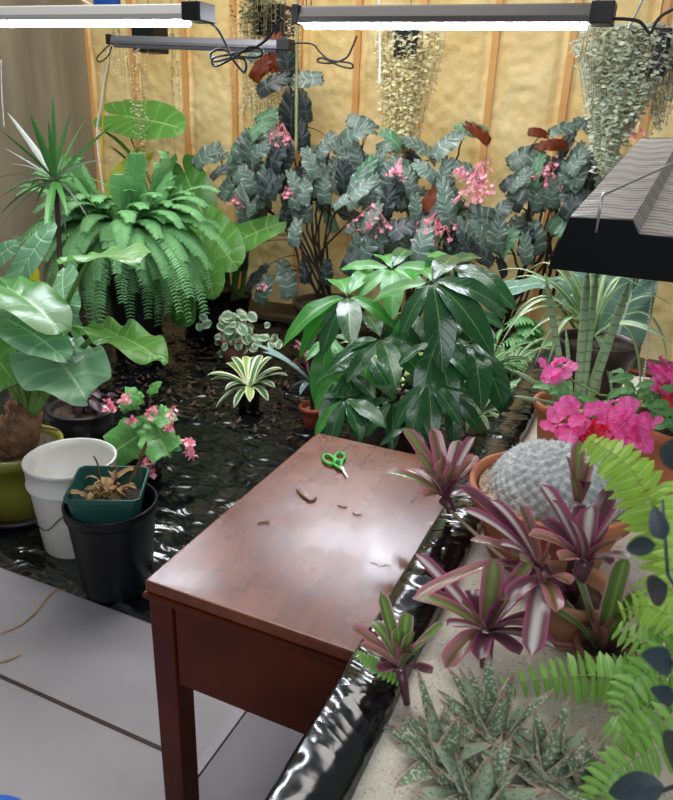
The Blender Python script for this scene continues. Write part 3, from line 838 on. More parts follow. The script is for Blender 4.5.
def begonia(label, base, Y, canes, leaves, regions, fl, pot=None, lsize=.15):
    base = V(base); t = thing('cane_begonia', label, 'begonia', base, 'cane begonias along the back wall')
    z0 = 0.03
    if pot: make_pot(t, M['brownpl'] if pot == 1 else M['black'], base, *((.19, .25, .34) if pot == 1 else (.13, .17, .26)), M['soil'], rim=.02, rimh=.05); z0 = .3 if pot == 1 else .22
    ends = []
    for c in canes:
        pts = [at(x, y, Y+dy) for x, y, dy in c]
        p0 = base+V((R.uniform(-.1, .1), R.uniform(-.06, .06), z0)); full = [p0]+pts
        out = []
        for i in range(len(full)-1):
            a, b = full[i], full[i+1]
            for k in range(4): out.append(a.lerp(b, k/4)+V((R.uniform(-.008, .008), R.uniform(-.01, .01), 0)))
        out.append(full[-1]); mb = MB(); mb.tube(out, lambda q: .0095*(1.1-.6*q), 5); part('cane', mb, M['cane'], t); ends.append(out)
    allp = [p for e_ in ends for p in e_[4:]]
    stm = MB()
    L = []
    for (x, y, ang, s, kind) in leaves: L.append((at(x, y, Y+R.uniform(-.25, .1)), ang, s, kind))
    for (x, y, rx, ry, n) in regions:
        for i in range(n):
            a = R.uniform(0, 6.28); q = R.random()**.5
            dx = math.cos(a)*q
            L.append((at(x+rx*dx, y+ry*math.sin(a)*q, Y+R.uniform(-.35, .2)), math.degrees(math.atan2(-1, dx*1.4))+R.uniform(-30, 30), R.uniform(.8, 1.15), None))
    for p, ang, s, kind in L:
        n = min(allp, key=lambda q: (q-p).length+(.3 if q.z > p.z+.1 else 0)) if allp else base
        a = math.radians(ang)
        d = (c_r*math.cos(a)+V((0, 0, 1))*math.sin(a)*.9+V((0, R.uniform(-.5, .1), 0))).normalized()
        nr = (cam_dir(p)*R.uniform(.5, 1)+UP*R.uniform(.3, .9)+V((R.uniform(-.35, .35), 0, 0)))
        if kind is None: kind = R.choices(('beg', 'begdark', 'beggreen', 'begred'), (.74, .2, .06, .0))[0]
        inst('leaf', R.choice(BM[kind]), p, d, nr, lsize*s, t)
        stm.tube(bez(n, (n+p)/2+V((0, 0, .05)), p, 6), .003, 4)
    part('leaf_stalks', stm, M['cane'], t)
    for (x, y, r, n) in fl: flowers(t, at(x, y, Y-.28), r, n)
begonia('big cane begonia in brown pot with one cane rising to the lights', (-2.04, 4.52, .02), 4.42,
  [[(300, 240, 0), (262, 205, 0), (222, 165, 0)], [(302, 230, 0), (270, 170, 0), (250, 150, 0)], [(308, 230, 0), (300, 180, 0), (290, 140, 0)], [(312, 230, 0), (310, 150, 0), (306, 120, 0), (287, 82, .1), (270, 45, .1)],
   [(318, 240, 0), (325, 180, 0), (330, 140, 0)], [(326, 240, 0), (340, 200, 0), (345, 160, 0)], [(322, 250, 0), (352, 220, 0), (372, 205, 0)], [(306, 255, 0), (275, 215, 0), (240, 185, 0)], [(316, 240, .05), (318, 190, .05), (318, 150, .1)], [(300, 270, 0), (290, 210, 0), (283, 180, 0)], [(322, 260, .05), (330, 200, .05), (336, 185, .1)], [(304, 262, -.1), (296, 225, -.1), (285, 215, -.1)]],
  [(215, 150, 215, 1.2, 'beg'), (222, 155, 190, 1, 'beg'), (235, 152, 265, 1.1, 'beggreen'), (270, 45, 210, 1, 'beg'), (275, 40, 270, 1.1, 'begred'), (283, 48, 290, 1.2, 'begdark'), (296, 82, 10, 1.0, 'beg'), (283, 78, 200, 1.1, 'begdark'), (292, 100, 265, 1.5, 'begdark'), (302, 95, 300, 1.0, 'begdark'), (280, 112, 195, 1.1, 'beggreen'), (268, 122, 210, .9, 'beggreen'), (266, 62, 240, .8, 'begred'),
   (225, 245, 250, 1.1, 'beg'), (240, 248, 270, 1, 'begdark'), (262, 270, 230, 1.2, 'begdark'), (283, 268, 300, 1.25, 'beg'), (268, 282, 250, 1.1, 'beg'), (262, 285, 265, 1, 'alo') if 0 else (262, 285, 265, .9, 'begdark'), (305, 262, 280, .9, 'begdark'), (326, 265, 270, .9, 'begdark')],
  [(285, 160, 62, 36, 42), (240, 190, 26, 30, 12), (330, 160, 30, 34, 15), (300, 205, 40, 22, 8)],
  [(283, 139, .09, 16), (236, 203, .06, 8), (290, 196, .05, 7), (264, 285, .03, 4)], pot=1, lsize=.175)
begonia('cane begonia with pink flowers rising behind the glossy umbrella plant', (-1.35, 4.35, .02), 4.2,
  [[(405, 270, 0), (380, 210, 0), (362, 150, 0)], [(412, 270, 0), (408, 200, 0), (403, 148, 0)], [(420, 280, 0), (430, 210, 0), (452, 170, 0), (462, 140, 0)], [(415, 280, 0), (396, 230, 0), (372, 190, 0)], [(425, 290, 0), (440, 240, 0), (465, 200, 0)], [(412, 290, 0), (390, 240, 0), (385, 170, 0)], [(400, 300, 0), (370, 250, 0), (355, 225, 0)]],
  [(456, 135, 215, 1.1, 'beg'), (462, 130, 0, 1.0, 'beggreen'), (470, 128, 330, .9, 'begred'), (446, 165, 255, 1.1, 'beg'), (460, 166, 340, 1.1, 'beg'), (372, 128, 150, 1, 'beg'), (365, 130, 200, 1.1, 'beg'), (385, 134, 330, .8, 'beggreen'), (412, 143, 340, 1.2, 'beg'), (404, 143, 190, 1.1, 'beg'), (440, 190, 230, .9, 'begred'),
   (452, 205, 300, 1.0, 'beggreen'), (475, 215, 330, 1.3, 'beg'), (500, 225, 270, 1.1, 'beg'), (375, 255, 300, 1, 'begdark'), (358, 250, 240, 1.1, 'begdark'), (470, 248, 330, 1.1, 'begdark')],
  [(385, 165, 34, 30, 24), (395, 210, 50, 34, 26), (445, 215, 38, 34, 18), (430, 250, 50, 22, 14)],
  [(372, 222, .11, 26), (436, 229, .1, 24), (400, 170, .07, 12), (478, 185, .12, 26), (470, 200, .08, 12), (462, 175, .05, 7)], pot=2, lsize=.16)
begonia('sparse cane begonia with thin twigs at right of the studs', (-.88, 4.75, .02), 4.6,
  [[(530, 250, 0), (525, 210, 0), (505, 195, 0)], [(535, 250, 0), (545, 190, 0), (565, 150, 0), (572, 128, 0)], [(540, 260, 0), (560, 220, 0), (585, 170, 0)], [(528, 260, 0), (530, 200, 0), (540, 160, 0)], [(520, 270, 0), (508, 240, 0), (498, 220, 0)], [(545, 265, 0), (575, 215, 0), (600, 165, 0), (602, 150, 0)], [(532, 250, 0), (528, 180, 0), (530, 150, 0)], [(526, 300, 0), (540, 240, 0), (555, 200, 0)], [(536, 262, .1), (548, 240, .1), (562, 230, .1)]],
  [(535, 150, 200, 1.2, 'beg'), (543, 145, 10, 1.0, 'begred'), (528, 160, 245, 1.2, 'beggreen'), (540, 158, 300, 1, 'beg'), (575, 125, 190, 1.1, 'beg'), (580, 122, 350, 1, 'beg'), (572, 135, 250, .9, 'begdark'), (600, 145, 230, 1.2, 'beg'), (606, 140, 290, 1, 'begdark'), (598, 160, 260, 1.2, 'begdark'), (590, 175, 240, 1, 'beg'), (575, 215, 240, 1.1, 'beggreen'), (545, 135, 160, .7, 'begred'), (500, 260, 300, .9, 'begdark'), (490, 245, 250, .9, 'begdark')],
  [(545, 180, 34, 22, 20), (590, 170, 18, 30, 8), (520, 215, 22, 26, 9), (572, 215, 18, 20, 6)],
  [(549, 174, .07, 12), (560, 186, .04, 6), (638, 133, .04, 5)], pot=2, lsize=.15)
# trunk-like bare stems right of the third begonia
rt = thing('dead_vine', 'brown twisted bare stems against the foam by the hood', 'vine', at(550, 300, 4.85))
for q in (((540, 296), (548, 250), (556, 215), (560, 190)), ((552, 300), (562, 250), (570, 220), (585, 190)), ((545, 300), (552, 262), (548, 230))):
    mb = MB(); mb.tube(pxs(4.85, *q), .012, 6); part('stem', mb, M['bark'], rt)

# ---- upright green leaves in black pot by the wall
sc = V((-2.95, 4.62, .02)); sp_ = thing('upright_leaf_plant', 'black pot of stiff upright green leaves by the foam wall', 'potted plant', sc)
make_pot(sp_, M['black'], sc, .12, .16, .26, M['soil'])
G['strapg'] = leafmat('strap_green', '#3f6b34', '#55803f', vn=0, rough=.4, trans=.15)
for i in range(16):
    a = R.uniform(0, 6.28); r = R.uniform(.0, .09); b = sc+V((r*math.cos(a), r*math.sin(a), .22)); tip = b+V((R.uniform(-.16, .2), R.uniform(-.12, .1), R.uniform(.32, .55)))
    mb = MB(); strap(mb, b, tip, V((R.uniform(-.03, .03), 0, .03)), R.uniform(.035, .05), 8, .4); part('leaf', mb, G['strapg'], sp_)
flowers(sp_, at(220, 312, 4.4), .05, 7)
# ================================================================ middle plants
G['dracv'] = leafmat('dracaena', '#3d6e38', '#528846', vn=0, rough=.3, trans=.12, edge='#5b7b4a', e0=.85, e1=1)
G['dracgrey'] = leafmat('dracaena_grey', '#a8afa8', '#8f9890', vn=0, rough=.3, trans=.15)
# spiky dracaena at left
db = V((-3.75, 2.95, .02)); hub = at(55, 180, 2.9)
dr = thing('dracaena', 'spiky dracaena with thin radiating leaves before the grey sheeting', 'dracaena', V((hub.x, hub.y, .02)))
make_pot(dr, M['black'], V((hub.x, hub.y, .02)), .1, .13, .2, M['soil'])
mb = MB(); mb.tube([V((hub.x, hub.y, .2)), V((hub.x-.03, hub.y, .8)), hub-V((0, 0, .05)), hub], .014, 7); part('stem', mb, M['bark'], dr)
for tx, ty, g, wd in [(30, 114, 0, .035), (53, 95, 0, .02), (71, 112, 0, .04), (86, 118, 0, .025), (117, 121, 0, .022), (7, 112, 1, .035), (0, 130, 0, .03), (118, 160, 1, .025), (110, 187, 0, .018), (0, 165, 1, .02), (2, 192, 1, .02), (0, 198, 0, .022), (0, 215, 0, .02), (2, 226, 1, .02), (45, 250, 0, .035), (66, 232, 1, .02), (68, 218, 0, .025), (97, 208, 0, .022), (90, 222, 1, .018), (20, 160, 1, .018), (4, 148, 1, .014), (30, 188, 0, .02), (-8, 180, 0, .015), (120, 190, 0, .012), (78, 200, 0, .02), (36, 205, 0, .02), (48, 120, 0, .02), (62, 140, 1, .02)]:
    tip = at(tx, ty, 2.9+R.uniform(-.3, .25)); mb = MB(); v = tip-hub
    strap(mb, hub+v.normalized()*.01, tip, V((0, 0, .06 if ty > 150 else .01)), wd*1.3+.004, 9, .35, wf=lambda t: (.6+.8*min(t*3, 1)-.2)*(1-t)**.6)
    part('leaf', mb, G['dracgrey' if g else 'dracv'], dr)

# ---- left elephant ear in olive pot
oc = V((-2.235, 1.83, .014))
al = thing('elephant_ear', 'large elephant ear with scaly trunk in the olive green pot', 'elephant ear plant', oc)
make_pot(al, M['olive'], oc, .15, .185, .30, M['soil'], rim=.01, rimh=.05)
mb = MB(); mb.lathe([(.10, 0), (.165, .0), (.195, .012), (.197, .03), (.185, .026), (.1, .01)], oc-V((0, 0, .003)), 40); part('saucer', mb, M['graypl'], al)
mb = MB(); tk = oc+V((.0, 0, .26)); top = at(30, 400, 1.83)
mb.tube([tk, tk.lerp(top, .3), tk.lerp(top, .6), tk.lerp(top, .85), top], [.075, .08, .07, .06, .035], 14)
for k in range(70):   # papery scales
    q = R.random(); c = tk.lerp(top, q); a = R.uniform(0, 6.28); r = .078-.03*q; p = c+V((math.cos(a)*r, math.sin(a)*r, 0)); o = V((math.cos(a), math.sin(a), 0)); s_ = V((-math.sin(a), math.cos(a), 0))
    mb.add([p-s_*.03, p+s_*.03, p+s_*.012+o*.02+V((0, 0, .045)), p-s_*.012+o*.015+V((0, 0, .05))], [(0, 1, 2, 3)])
part('trunk', mb, simple('papery_trunk', '#5c3c28', .85, col2='#8a6a4e', scale=25, bump=.5), al)
for q in ((40, 427, 58, 430), (45, 440, 50, 446), (8, 455, -4, 448)):
    mb = MB(); mb.tube([at(q[0], q[1], 1.83), at(q[2], q[3], 1.8)], .005, 5); part('leaf_stub', mb, M['dry'], al)
ft = top-V((0, 0, .06))
def E(att, tip, nrm, W, mat, mid, **k):
    return ear(al, ft+V((R.uniform(-.02, .02), R.uniform(-.02, .02), 0)), at(*att), at(*tip), nrm, W, mat, mid=at(*mid), **k)
E((48, 350, 1.62), (80, 374, 1.42), V((.2, -.3, 1)), .95, 'alocblue', (42, 345, 1.7), r=.014, wave=.05, droop=.35, ks=.95)
E((66, 318, 1.75), (58, 264, 1.95), V((.3, -1, .15)), .66, 'alocblue', (45, 350, 1.8), r=.009, wave=.02, droop=.1)
E((92, 257, 1.75), (146, 249, 1.58), V((.0, -.12, 1)), .75, 'aloc', (60, 300, 1.8), r=.010, wave=.03, droop=.12, fold=.3, ks=.85)
E((105, 330, 1.62), (169, 350, 1.48), V((.0, -.12, 1)), .62, 'aloc', (75, 345, 1.7), r=.011, wave=.05, droop=.2, fold=.25, ks=.85)
E((14, 282, 1.78), (50, 220, 1.9), V((.5, -1, .3)), .42, 'alocblue', (5, 340, 1.8), r=.009, wave=.02)
E((8, 288, 1.65), (58, 312, 1.5), V((.1, -.15, 1)), .62, 'alocdark', (10, 340, 1.7), r=.009, droop=.25, fold=.25)
E((4, 318, 1.6), (58, 340, 1.45), V((-.1, -.25, 1)), .5, 'alocblue', (5, 360, 1.7), r=.009, droop=.25, fold=.2)
E((34, 342, 1.68), (62, 338, 1.58), V((.1, -.3, 1)), .6, 'alocdark', (25, 370, 1.7), r=.009, droop=.3)
E((-14, 268, 1.75), (14, 240, 1.8), V((.3, -1, .4)), .6, 'alocblue', (-10, 330, 1.8), r=.009)
E((-18, 340, 1.6), (8, 372, 1.5), V((.2, -.6, 1)), .7, 'aloc', (-10, 360, 1.7), r=.009)
E((34, 280, 2.0), (44, 330, 2.0), V((.2, -1, .3)), .42, 'alocyel', (25, 330, 1.9), r=.007)
E((8, 335, 1.95), (10, 385, 1.92), V((.2, -1, .3)), .5, 'alocyel', (10, 350, 1.9), r=.007)
E((58, 345, 1.95), (80, 336, 2.05), V((.2, -.4, 1)), .7, 'alocblue', (40, 360, 1.9), r=.007)
E((16, 375, 1.65), (-10, 392, 1.55), V((-.2, -.4, 1)), .7, 'aloc', (22, 380, 1.7), r=.008)
for q in ((18, 375), (30, 372), (42, 378), (50, 385)):
    mb = MB(); mb.tube(bez(ft, at(q[0], 395, 1.8), at(q[0]-6, q[1]-35, 1.75), 8), lambda t: .02*(1.1-.7*t), 8); part('petiole', mb, G['petiole'], al)

# ---- buckets
wc = atz(70, 548, 0); wc = V((-1.84, 1.745, .006))
bk = thing('bucket', 'empty white plastic bucket between the olive pot and black pot', 'bucket', wc)
H_, r0, r1 = .375, .132, .165
mb = MB(); mb.lathe([(0, .0), (r0*.95, 0), (r0, .008), (r0+(r1-r0)*.72, H_*.72), (r1-.004, H_*.74), (r1+.001, H_*.745), (r1+.002, H_*.765), (r1-.003, H_*.775), (r1-.001, H_*.96), (r1+.004, H_*.965), (r1+.004, H_-.003), (r1+.001, H_), (r1-.004, H_-.002), (r1-.006, H_*.9), (r0-.004, .01), (0, .008)], wc, 56)
part('bucket_shell', mb, M['whitepl'], bk)
mb = MB(); hp = []
for i in range(25):
    a = -PI*.93+PI*.86*i/24 - .35; sag = .14*math.sin(PI*i/24)+.01*math.sin(i*.9)
    hp.append(wc+V((math.cos(a)*(r1+.002-sag*.06), math.sin(a)*(r1+.002-sag*.06), H_*.74-.0-sag*1.0)))
mb.tube(hp, .0022, 6); part('wire_handle', mb, M['cord'], bk)
bc = V((-1.525, 1.60, .012))
bp = thing('nursery_pot', 'tall black nursery pot with the green square planter on top', 'pot', bc)
H2 = .345
mb = MB(); mb.lathe([(0, 0), (.118, 0), (.122, .006), (.148, H2*.86), (.150, H2*.87), (.156, H2*.875), (.158, H2-.004), (.156, H2), (.149, H2-.002), (.146, H2*.85), (.12, .012), (0, .01)], bc, 56); part('pot_shell', mb, M['black'], bp)
# green square planter, tilted on the black pot
gq = None
gc = V((-1.535, 1.60, .225))
gp = thing('square_planter', 'dark green square planter resting in the tall black pot, holding dried leaves', 'planter', gc)
Mg = Matrix.Translation(gc) @ Matrix.Rotation(math.radians(30), 4, 'Z') @ Matrix.Rotation(math.radians(2), 4, 'Y')
def sqring(h, w_): return [Mg @ V((x, y, h)) for x, y in [(w_*a, w_*b) for a, b in ((-1, -.86), (-.86, -1), (.86, -1), (1, -.86), (1, .86), (.86, 1), (-.86, 1), (-1, .86))]]
mb = MB(); mb.grid([sqring(0, .088), sqring(.175, .114), sqring(.177, .121), sqring(.196, .123), sqring(.197, .116), sqring(.02, .084), sqring(.018, .01)], closed=True, capa=True); 
bevel(part('planter_shell', mb, M['greenpl'], gp, smooth=False), .002)
mb = MB(); mb.grid([sqring(.12, .104), sqring(.132, .01)], closed=True); part('soil', mb, M['soil'], gp)
dl = MB()
for k in range(34):
    a = R.uniform(0, 6.28); p = Mg @ V((R.uniform(-.06, .06), R.uniform(-.06, .06), .14+R.uniform(0, .03)))
    L_ = R.uniform(.04, .09); tip = p+V((math.cos(a)*L_, math.sin(a)*L_, R.uniform(-.01, .05)))
    dl = MB(); strap(dl, p, tip, V((0, 0, R.uniform(.01, .05))), R.uniform(.012, .03), 7, .8, wave=.1)
    part('dried_leaf', dl, M['straw'] if R.random() < .6 else M['dry'], gp)
for q in ((133, 478, 147, 440, 1.6), (140, 480, 137, 452, 1.6), (128, 484, 140, 462, 1.62), (100, 480, 92, 455, 1.58), (118, 470, 108, 466, 1.58)):
    dl = MB(); strap(dl, at(q[0], q[1], q[4]), at(q[2], q[3], q[4]-.02), V((.01, 0, .02)), .012, 7, .6); part('dried_leaf', dl, M['dry'], gp)

# ---- purple leaved plant in dark pot
pc = V((-2.50, 2.50, .02)); pu = thing('purple_leaf_plant', 'small wilted plant with dark purple leaves in round dark pot', 'potted plant', pc)
make_pot(pu, M['graypl'], pc, .13, .165, .16, M['soil'], rimh=.02, soil=.035)
G['purp'] = leafmat('purple_leaf', '#2f1b26', '#4a2a35', vn=0, rough=.4, trans=.1)
mb = MB(); mb.tube([pc+V((0, 0, .12)), pc+V((.01, 0, .25)), pc+V((-.02, 0, .42))], .006, 6); mb.tube([pc+V((.01, 0, .25)), pc+V((.09, 0, .38))], .004, 5); part('stem', mb, M['bark'], pu)
OV = []
for k in range(3):
    mb = MB(); ovalleaf(mb, None, 1, .42+.08*k, .35, .2, 8, 4, ph=k); OV.append(mb)
def ovm(mat):
    o = []
    for mb in OV: me = mb.mesh('leaf'); me.materials.append(G[mat]); o.append(me)
    return o
pm = ovm('purp')
for i in range(46):
    p = pc+V((R.gauss(0, .07), R.gauss(0, .05), R.uniform(.15, .33))); a = R.uniform(0, 6.28)
    inst('leaf', R.choice(pm), p, V((math.cos(a), math.sin(a)*.5, R.uniform(-.9, .1))), V((0, -.5, 1)), R.uniform(.05, .095), pu)
# ---- pink flowering begonia
kc = V((-1.98, 2.30, .02)); pk = thing('pink_begonia', 'green leafy begonia with small pink flowers behind the planter', 'begonia', kc)
make_pot(pk, M['graypl'], kc, .09, .12, .15, M['soil'])
G['bright'] = leafmat('bright_green', '#4f8b45', '#6aa557', rib='#8dbb70', vein='#6fa65c', vn=6, rough=.4, trans=.25)
gm = []
for k in range(3):
    mb = MB(); heartleaf(mb, 'begonia', None, 1, .8+.1*k, .15, .4, .04, 20, 4, asym=.12, ph=k); me = mb.mesh('leaf'); me.materials.append(G['bright']); gm.append(me)
for (x, y, tx, ty, s) in [(146, 432, 120, 446, .20), (152, 428, 168, 450, .18), (156, 424, 182, 470, .16), (150, 392, 156, 378, .07), (150, 388, 172, 377, .08), (140, 398, 122, 392, .08), (136, 405, 112, 398, .07), (160, 410, 178, 430, .10), (150, 412, 166, 400, .07), (132, 404, 116, 412, .06), (168, 438, 186, 450, .09), (140, 420, 128, 424, .07), (160, 418, 176, 412, .07)]:
    p, q = at(x, y, 2.2), at(tx, ty, 2.12); inst('leaf', R.choice(gm), p, q-p, cam_dir(p)+UP*.5, s, pk)
mb = MB()
for (x, y) in ((150, 400), (136, 405), (165, 425), (172, 440), (144, 432), (160, 410), (152, 385)): mb.tube(bez(kc+V((0, 0, .12)), at((x+150)/2, y+25, 2.25), at(x, y, 2.2), 7), .005, 5)
part('stems', mb, simple('red_stem', '#6a4a2e', .5), pk)
for (x, y, n) in ((126, 400, 6), (108, 405, 4), (133, 420, 6), (152, 412, 5), (172, 413, 5), (172, 427, 5), (190, 445, 8), (148, 462, 9), (192, 452, 6), (110, 408, 3), (150, 470, 4)):
    flowers(pk, at(x, y, 2.1), .024, n)

# ---- small plants on the sheet
tc_ = V((-2.47, 3.92, .02)); vp = thing('variegated_plant', 'small cream and green rounded-leaf plant in a terracotta pot', 'potted plant', tc_)
make_pot(vp, M['terradirty'], tc_, .085, .125, .17, M['grit'], rim=.012, rimh=.025)
G['cream'] = leafmat('cream_leaf', '#5c8a60', '#7fa67c', edge='#dfe4c8', e0=.45, e1=.75, vn=0, rough=.45, trans=.2)
RL = []
for k in range(2):
    mb = MB(); ovalleaf(mb, None, 1, .85, .25, .1, 8, 4, wf=lambda t: math.sin(PI*t**.9)**.5 if 0 < t < 1 else 0, wave=.06); me = mb.mesh('leaf'); me.materials.append(G['cream']); RL.append(me)
mb = MB()
for i in range(62):
    p = at(R.gauss(236, 11), R.gauss(330, 10), 3.85+R.uniform(-.1, .1)); a = R.uniform(0, 6.28)
    inst('leaf', R.choice(RL), p, V((math.cos(a), -.3, math.sin(a)*.8)), cam_dir(p)+V((R.uniform(-.5, .5), 0, R.uniform(0, .6))), R.uniform(.05, .09), vp)
    if i % 4 == 0: mb.tube([tc_+V((0, 0, .13)), p], .003, 4)
for i in range(14):
    p = at(250+i*2.5, 342+R.uniform(-4, 3), 3.8); inst('leaf', R.choice(RL), p, V((R.uniform(-1, 1), -.3, R.uniform(-.5, 1))), cam_dir(p), .055, vp)
part('stems', mb, G['petiole'], vp)
sc2 = V((-1.95, 3.22, .02)); st = thing('striped_bromeliad', 'green and cream striped rosette in small black pot', 'bromeliad', sc2)
make_pot(st, M['black'], sc2, .06, .075, .12, M['soil'])
G['strip'] = leafmat('striped_rosette', '#2f5f38', '#3f7042', edge='#dfe2bd', e0=.45, e1=.6, vn=0, rough=.35, trans=.15, centre=None, rib='#7fa868', ribw=.12)
G['lime'] = leafmat('lime_strap', '#a3b85a', '#8fab4f', edge='#e8e8c0', e0=.6, e1=.8, vn=0, rough=.35, trans=.2)
b0 = sc2+V((0, 0, .13)); P0 = at(250, 388, 3.2)
for tx, ty, k in [(207, 375, 0), (211, 380, 0), (216, 407, 0), (234, 408, 0), (268, 401, 0), (288, 376, 0), (232, 357, 0), (226, 363, 1), (272, 357, 0), (254, 357, 0), (245, 356, 1), (283, 369, 0), (262, 355, 0), (225, 390, 0), (275, 388, 0), (250, 402, 1), (240, 368, 1), (258, 366, 1)]:
    mb = MB(); tip = at(tx, ty, 3.2+(.12 if ty < 370 else -.12)); strap(mb, P0, tip, V((0, 0, .07)), .05, 9, .3); part('leaf', mb, G['lime' if k else 'strip'], st)
dc = V((-1.50, 3.16, .02)); dk = thing('dark_bromeliad', 'dark maroon bromeliad in an orange pot left of the umbrella plant', 'bromeliad', dc)
make_pot(dk, M['orangeplastic'], dc, .055, .07, .125, M['grit'])
G['maroon'] = leafmat('maroon_strap', '#3a1220', '#55202c', vn=0, rough=.3, trans=.1)
G['silverst'] = leafmat('silver_strap', '#5d7a72', '#8fa8a0', vn=0, rough=.3, trans=.1)
b0 = at(313, 385, 3.15)
mb = MB(); mb.tube([dc+V((0, 0, .1)), b0], .022, 8); part('stem', mb, M['bark'], dk)
for tx, ty, k in [(255, 345, 1), (262, 352, 1), (295, 340, 0), (303, 330, 1), (312, 325, 1), (322, 332, 0), (333, 340, 0), (345, 350, 0), (300, 350, 0), (290, 362, 0), (335, 362, 0), (340, 335, 1), (288, 392, 1), (330, 398, 0), (308, 345, 0), (318, 345, 0), (300, 395, 1), (326, 350, 0)]:
    mb = MB(); strap(mb, b0, at(tx, ty, 3.15+R.uniform(-.15, .1)), V((0, 0, .06)), .045, 9, .4); part('leaf', mb, G['silverst' if k else 'maroon'], dk)
flowers(dk, at(303, 349, 3.0), .025, 4)

# ---- umbrella plant (schefflera)
G['schef'] = leafmat('umbrella_leaf', '#1f4a2c', '#2f6236', rib='#6f9c52', ribw=.045, vein='#3c6e3c', vn=9, vk=1., vsharp=.9, rough=.2, trans=.12, back='#4f8a45', spec=.6)
G['schefl'] = leafmat('umbrella_leaf_light', '#3f8a3a', '#56a048', rib='#8cc070', ribw=.05, vn=9, vsharp=.9, rough=.28, trans=.35)
um = thing('umbrella_plant', 'big umbrella plant with glossy drooping leaflets behind the table', 'umbrella plant', V((-1.03, 3.0, .02)))
ub = V((-1.03, 3.0, .02)); make_pot(um, M['brownpl'], ub, .16, .2, .3, M['soil'])
SL = {}
for key in ('schef', 'schefl'):
    SL[key] = []
    for k in range(4):
        mb = MB(); ovalleaf(mb, None, 1, .30+.03*k, .22+.12*k, .22, 14, 6, wf=lambda t: (math.sin(PI*min(1, t*.93+.05)**1.25)**.8 if 0 < t < 1 else 0), wave=.012, ph=k*2); me = mb.mesh('leaflet'); me.materials.append(G[key]); SL[key].append(me)
# each: hub px, Y, leaflets [(tip px, length factor, key)]
def whorl(hx, hy, Y, tips, foot=None, mat='schef', width=1., stalk=.02):
    h = at(hx, hy, Y); mb = MB(); ft_ = foot or (ub+V((R.uniform(-.05, .05), R.uniform(-.05, .05), .28)))
    mb.tube(bez(ft_, V(((ft_.x*.6+h.x*.4), (ft_.y*.5+h.y*.5), max(h.z*.75, .4))), h, 10), lambda t: .009*(1.2-.7*t), 6)
    leaf = part('leaf', mb, M['bark'] if R.random() < .4 else G['darkpet'], um)
    for (tx, ty, dy, key) in tips:
        tip = at(tx, ty, Y+dy); d = tip-h
        k = key if key in SL else mat
        L_ = d.length
        # raise start direction, the leaflet droops along its length
        side = V((d.x, d.y, 0)); me = R.choice(SL[k]); dd = d.normalized()
        nr = UP*1.0+V((d.x, d.y, 0)).normalized()*(.9 if d.z < -.3*L_ else .2)+cam_dir(h)*.6
        o = inst('leaflet', me, h+dd*.012, dd+UP*.28, nr, L_*1.0, leaf, width)
    return leaf
W_ = lambda *a, **k: whorl(*a, **k)
W_(432, 281, 2.05, [(378, 300, -.05, 'schefl'), (404, 325, -.1, 0), (443, 350, -.15, 0), (485, 335, -.1, 0), (498, 300, .0, 0), (412, 262, .2, 'schefl'), (455, 262, .25, 0), (470, 290, .1, 0)], width=1.05)
W_(452, 264, 2.3, [(506, 300, -.1, 0), (494, 306, -.15, 0), (470, 292, -.1, 0), (425, 255, .1, 'schefl'), (480, 262, .2, 0), (440, 252, .25, 0)])
W_(347, 296, 2.15, [(283, 332, -.1, 'schefl'), (298, 348, -.1, 'schefl'), (323, 342, -.12, 0), (388, 318, 0, 'schefl'), (333, 268, .2, 'schefl'), (372, 272, .2, 'schefl'), (350, 330, -.2, 0)])
W_(392, 268, 2.35, [(345, 270, -.05, 'schefl'), (365, 290, -.15, 'schefl'), (392, 305, -.2, 'schefl'), (420, 290, -.1, 'schefl'), (410, 248, .2, 0), (380, 250, .2, 'schefl'), (440, 272, 0, 'schefl')])
W_(381, 338, 2.2, [(352, 382, -.15, 0), (393, 380, -.2, 0), (420, 372, -.1, 0), (345, 350, -.05, 0), (330, 372, -.1, 0), (415, 345, 0, 0), (365, 320, .2, 0)])
W_(472, 342, 2.2, [(452, 385, -.15, 0), (503, 400, -.15, 0), (490, 360, -.1, 0), (440, 372, -.1, 0), (420, 355, 0, 0), (468, 315, .2, 0), (480, 388, -.2, 0)])
W_(436, 340, 2.1, [(422, 392, -.15, 0), (450, 400, -.15, 0), (400, 365, -.05, 0), (462, 372, -.1, 0), (436, 312, .2, 0)])
W_(346, 370, 2.15, [(318, 400, -.1, 'schefl'), (325, 432, -.15, 0), (358, 425, -.15, 0), (370, 400, -.1, 0), (340, 348, .2, 0), (312, 380, 0, 0)])
W_(345, 398, 2.0, [(314, 436, -.05, 'schefl'), (330, 438, -.1, 0), (358, 436, -.1, 0), (378, 424, -.1, 0), (325, 405, .1, 0), (368, 395, .2, 0)])
W_(428, 380, 2.0, [(398, 420, -.1, 0), (412, 432, -.12, 0), (432, 430, -.12, 0), (455, 420, -.1, 0), (470, 392, 0, 0), (410, 372, .15, 0)])
W_(393, 400, 2.1, [(370, 432, -.1, 0), (392, 445, -.1, 0), (415, 440, -.1, 0), (425, 412, 0, 0), (380, 385, .2, 0), (362, 410, 0, 0)])
W_(330, 335, 2.4, [(322, 372, -.1, 'schefl'), (345, 375, -.1, 'schefl'), (310, 360, -.1, 'schefl'), (360, 345, 0, 0), (318, 395, -.15, 'schefl')])
W_(405, 312, 2.4, [(385, 350, -.1, 0), (410, 362, -.15, 0), (432, 345, -.1, 0), (380, 325, 0, 'schefl'), (425, 305, .1, 0), (395, 370, -.15, 'schefl')])
W_(460, 310, 2.5, [(440, 350, -.1, 0), (468, 362, -.15, 0), (490, 345, -.1, 0), (500, 325, 0, 0), (450, 290, .1, 'schefl')])
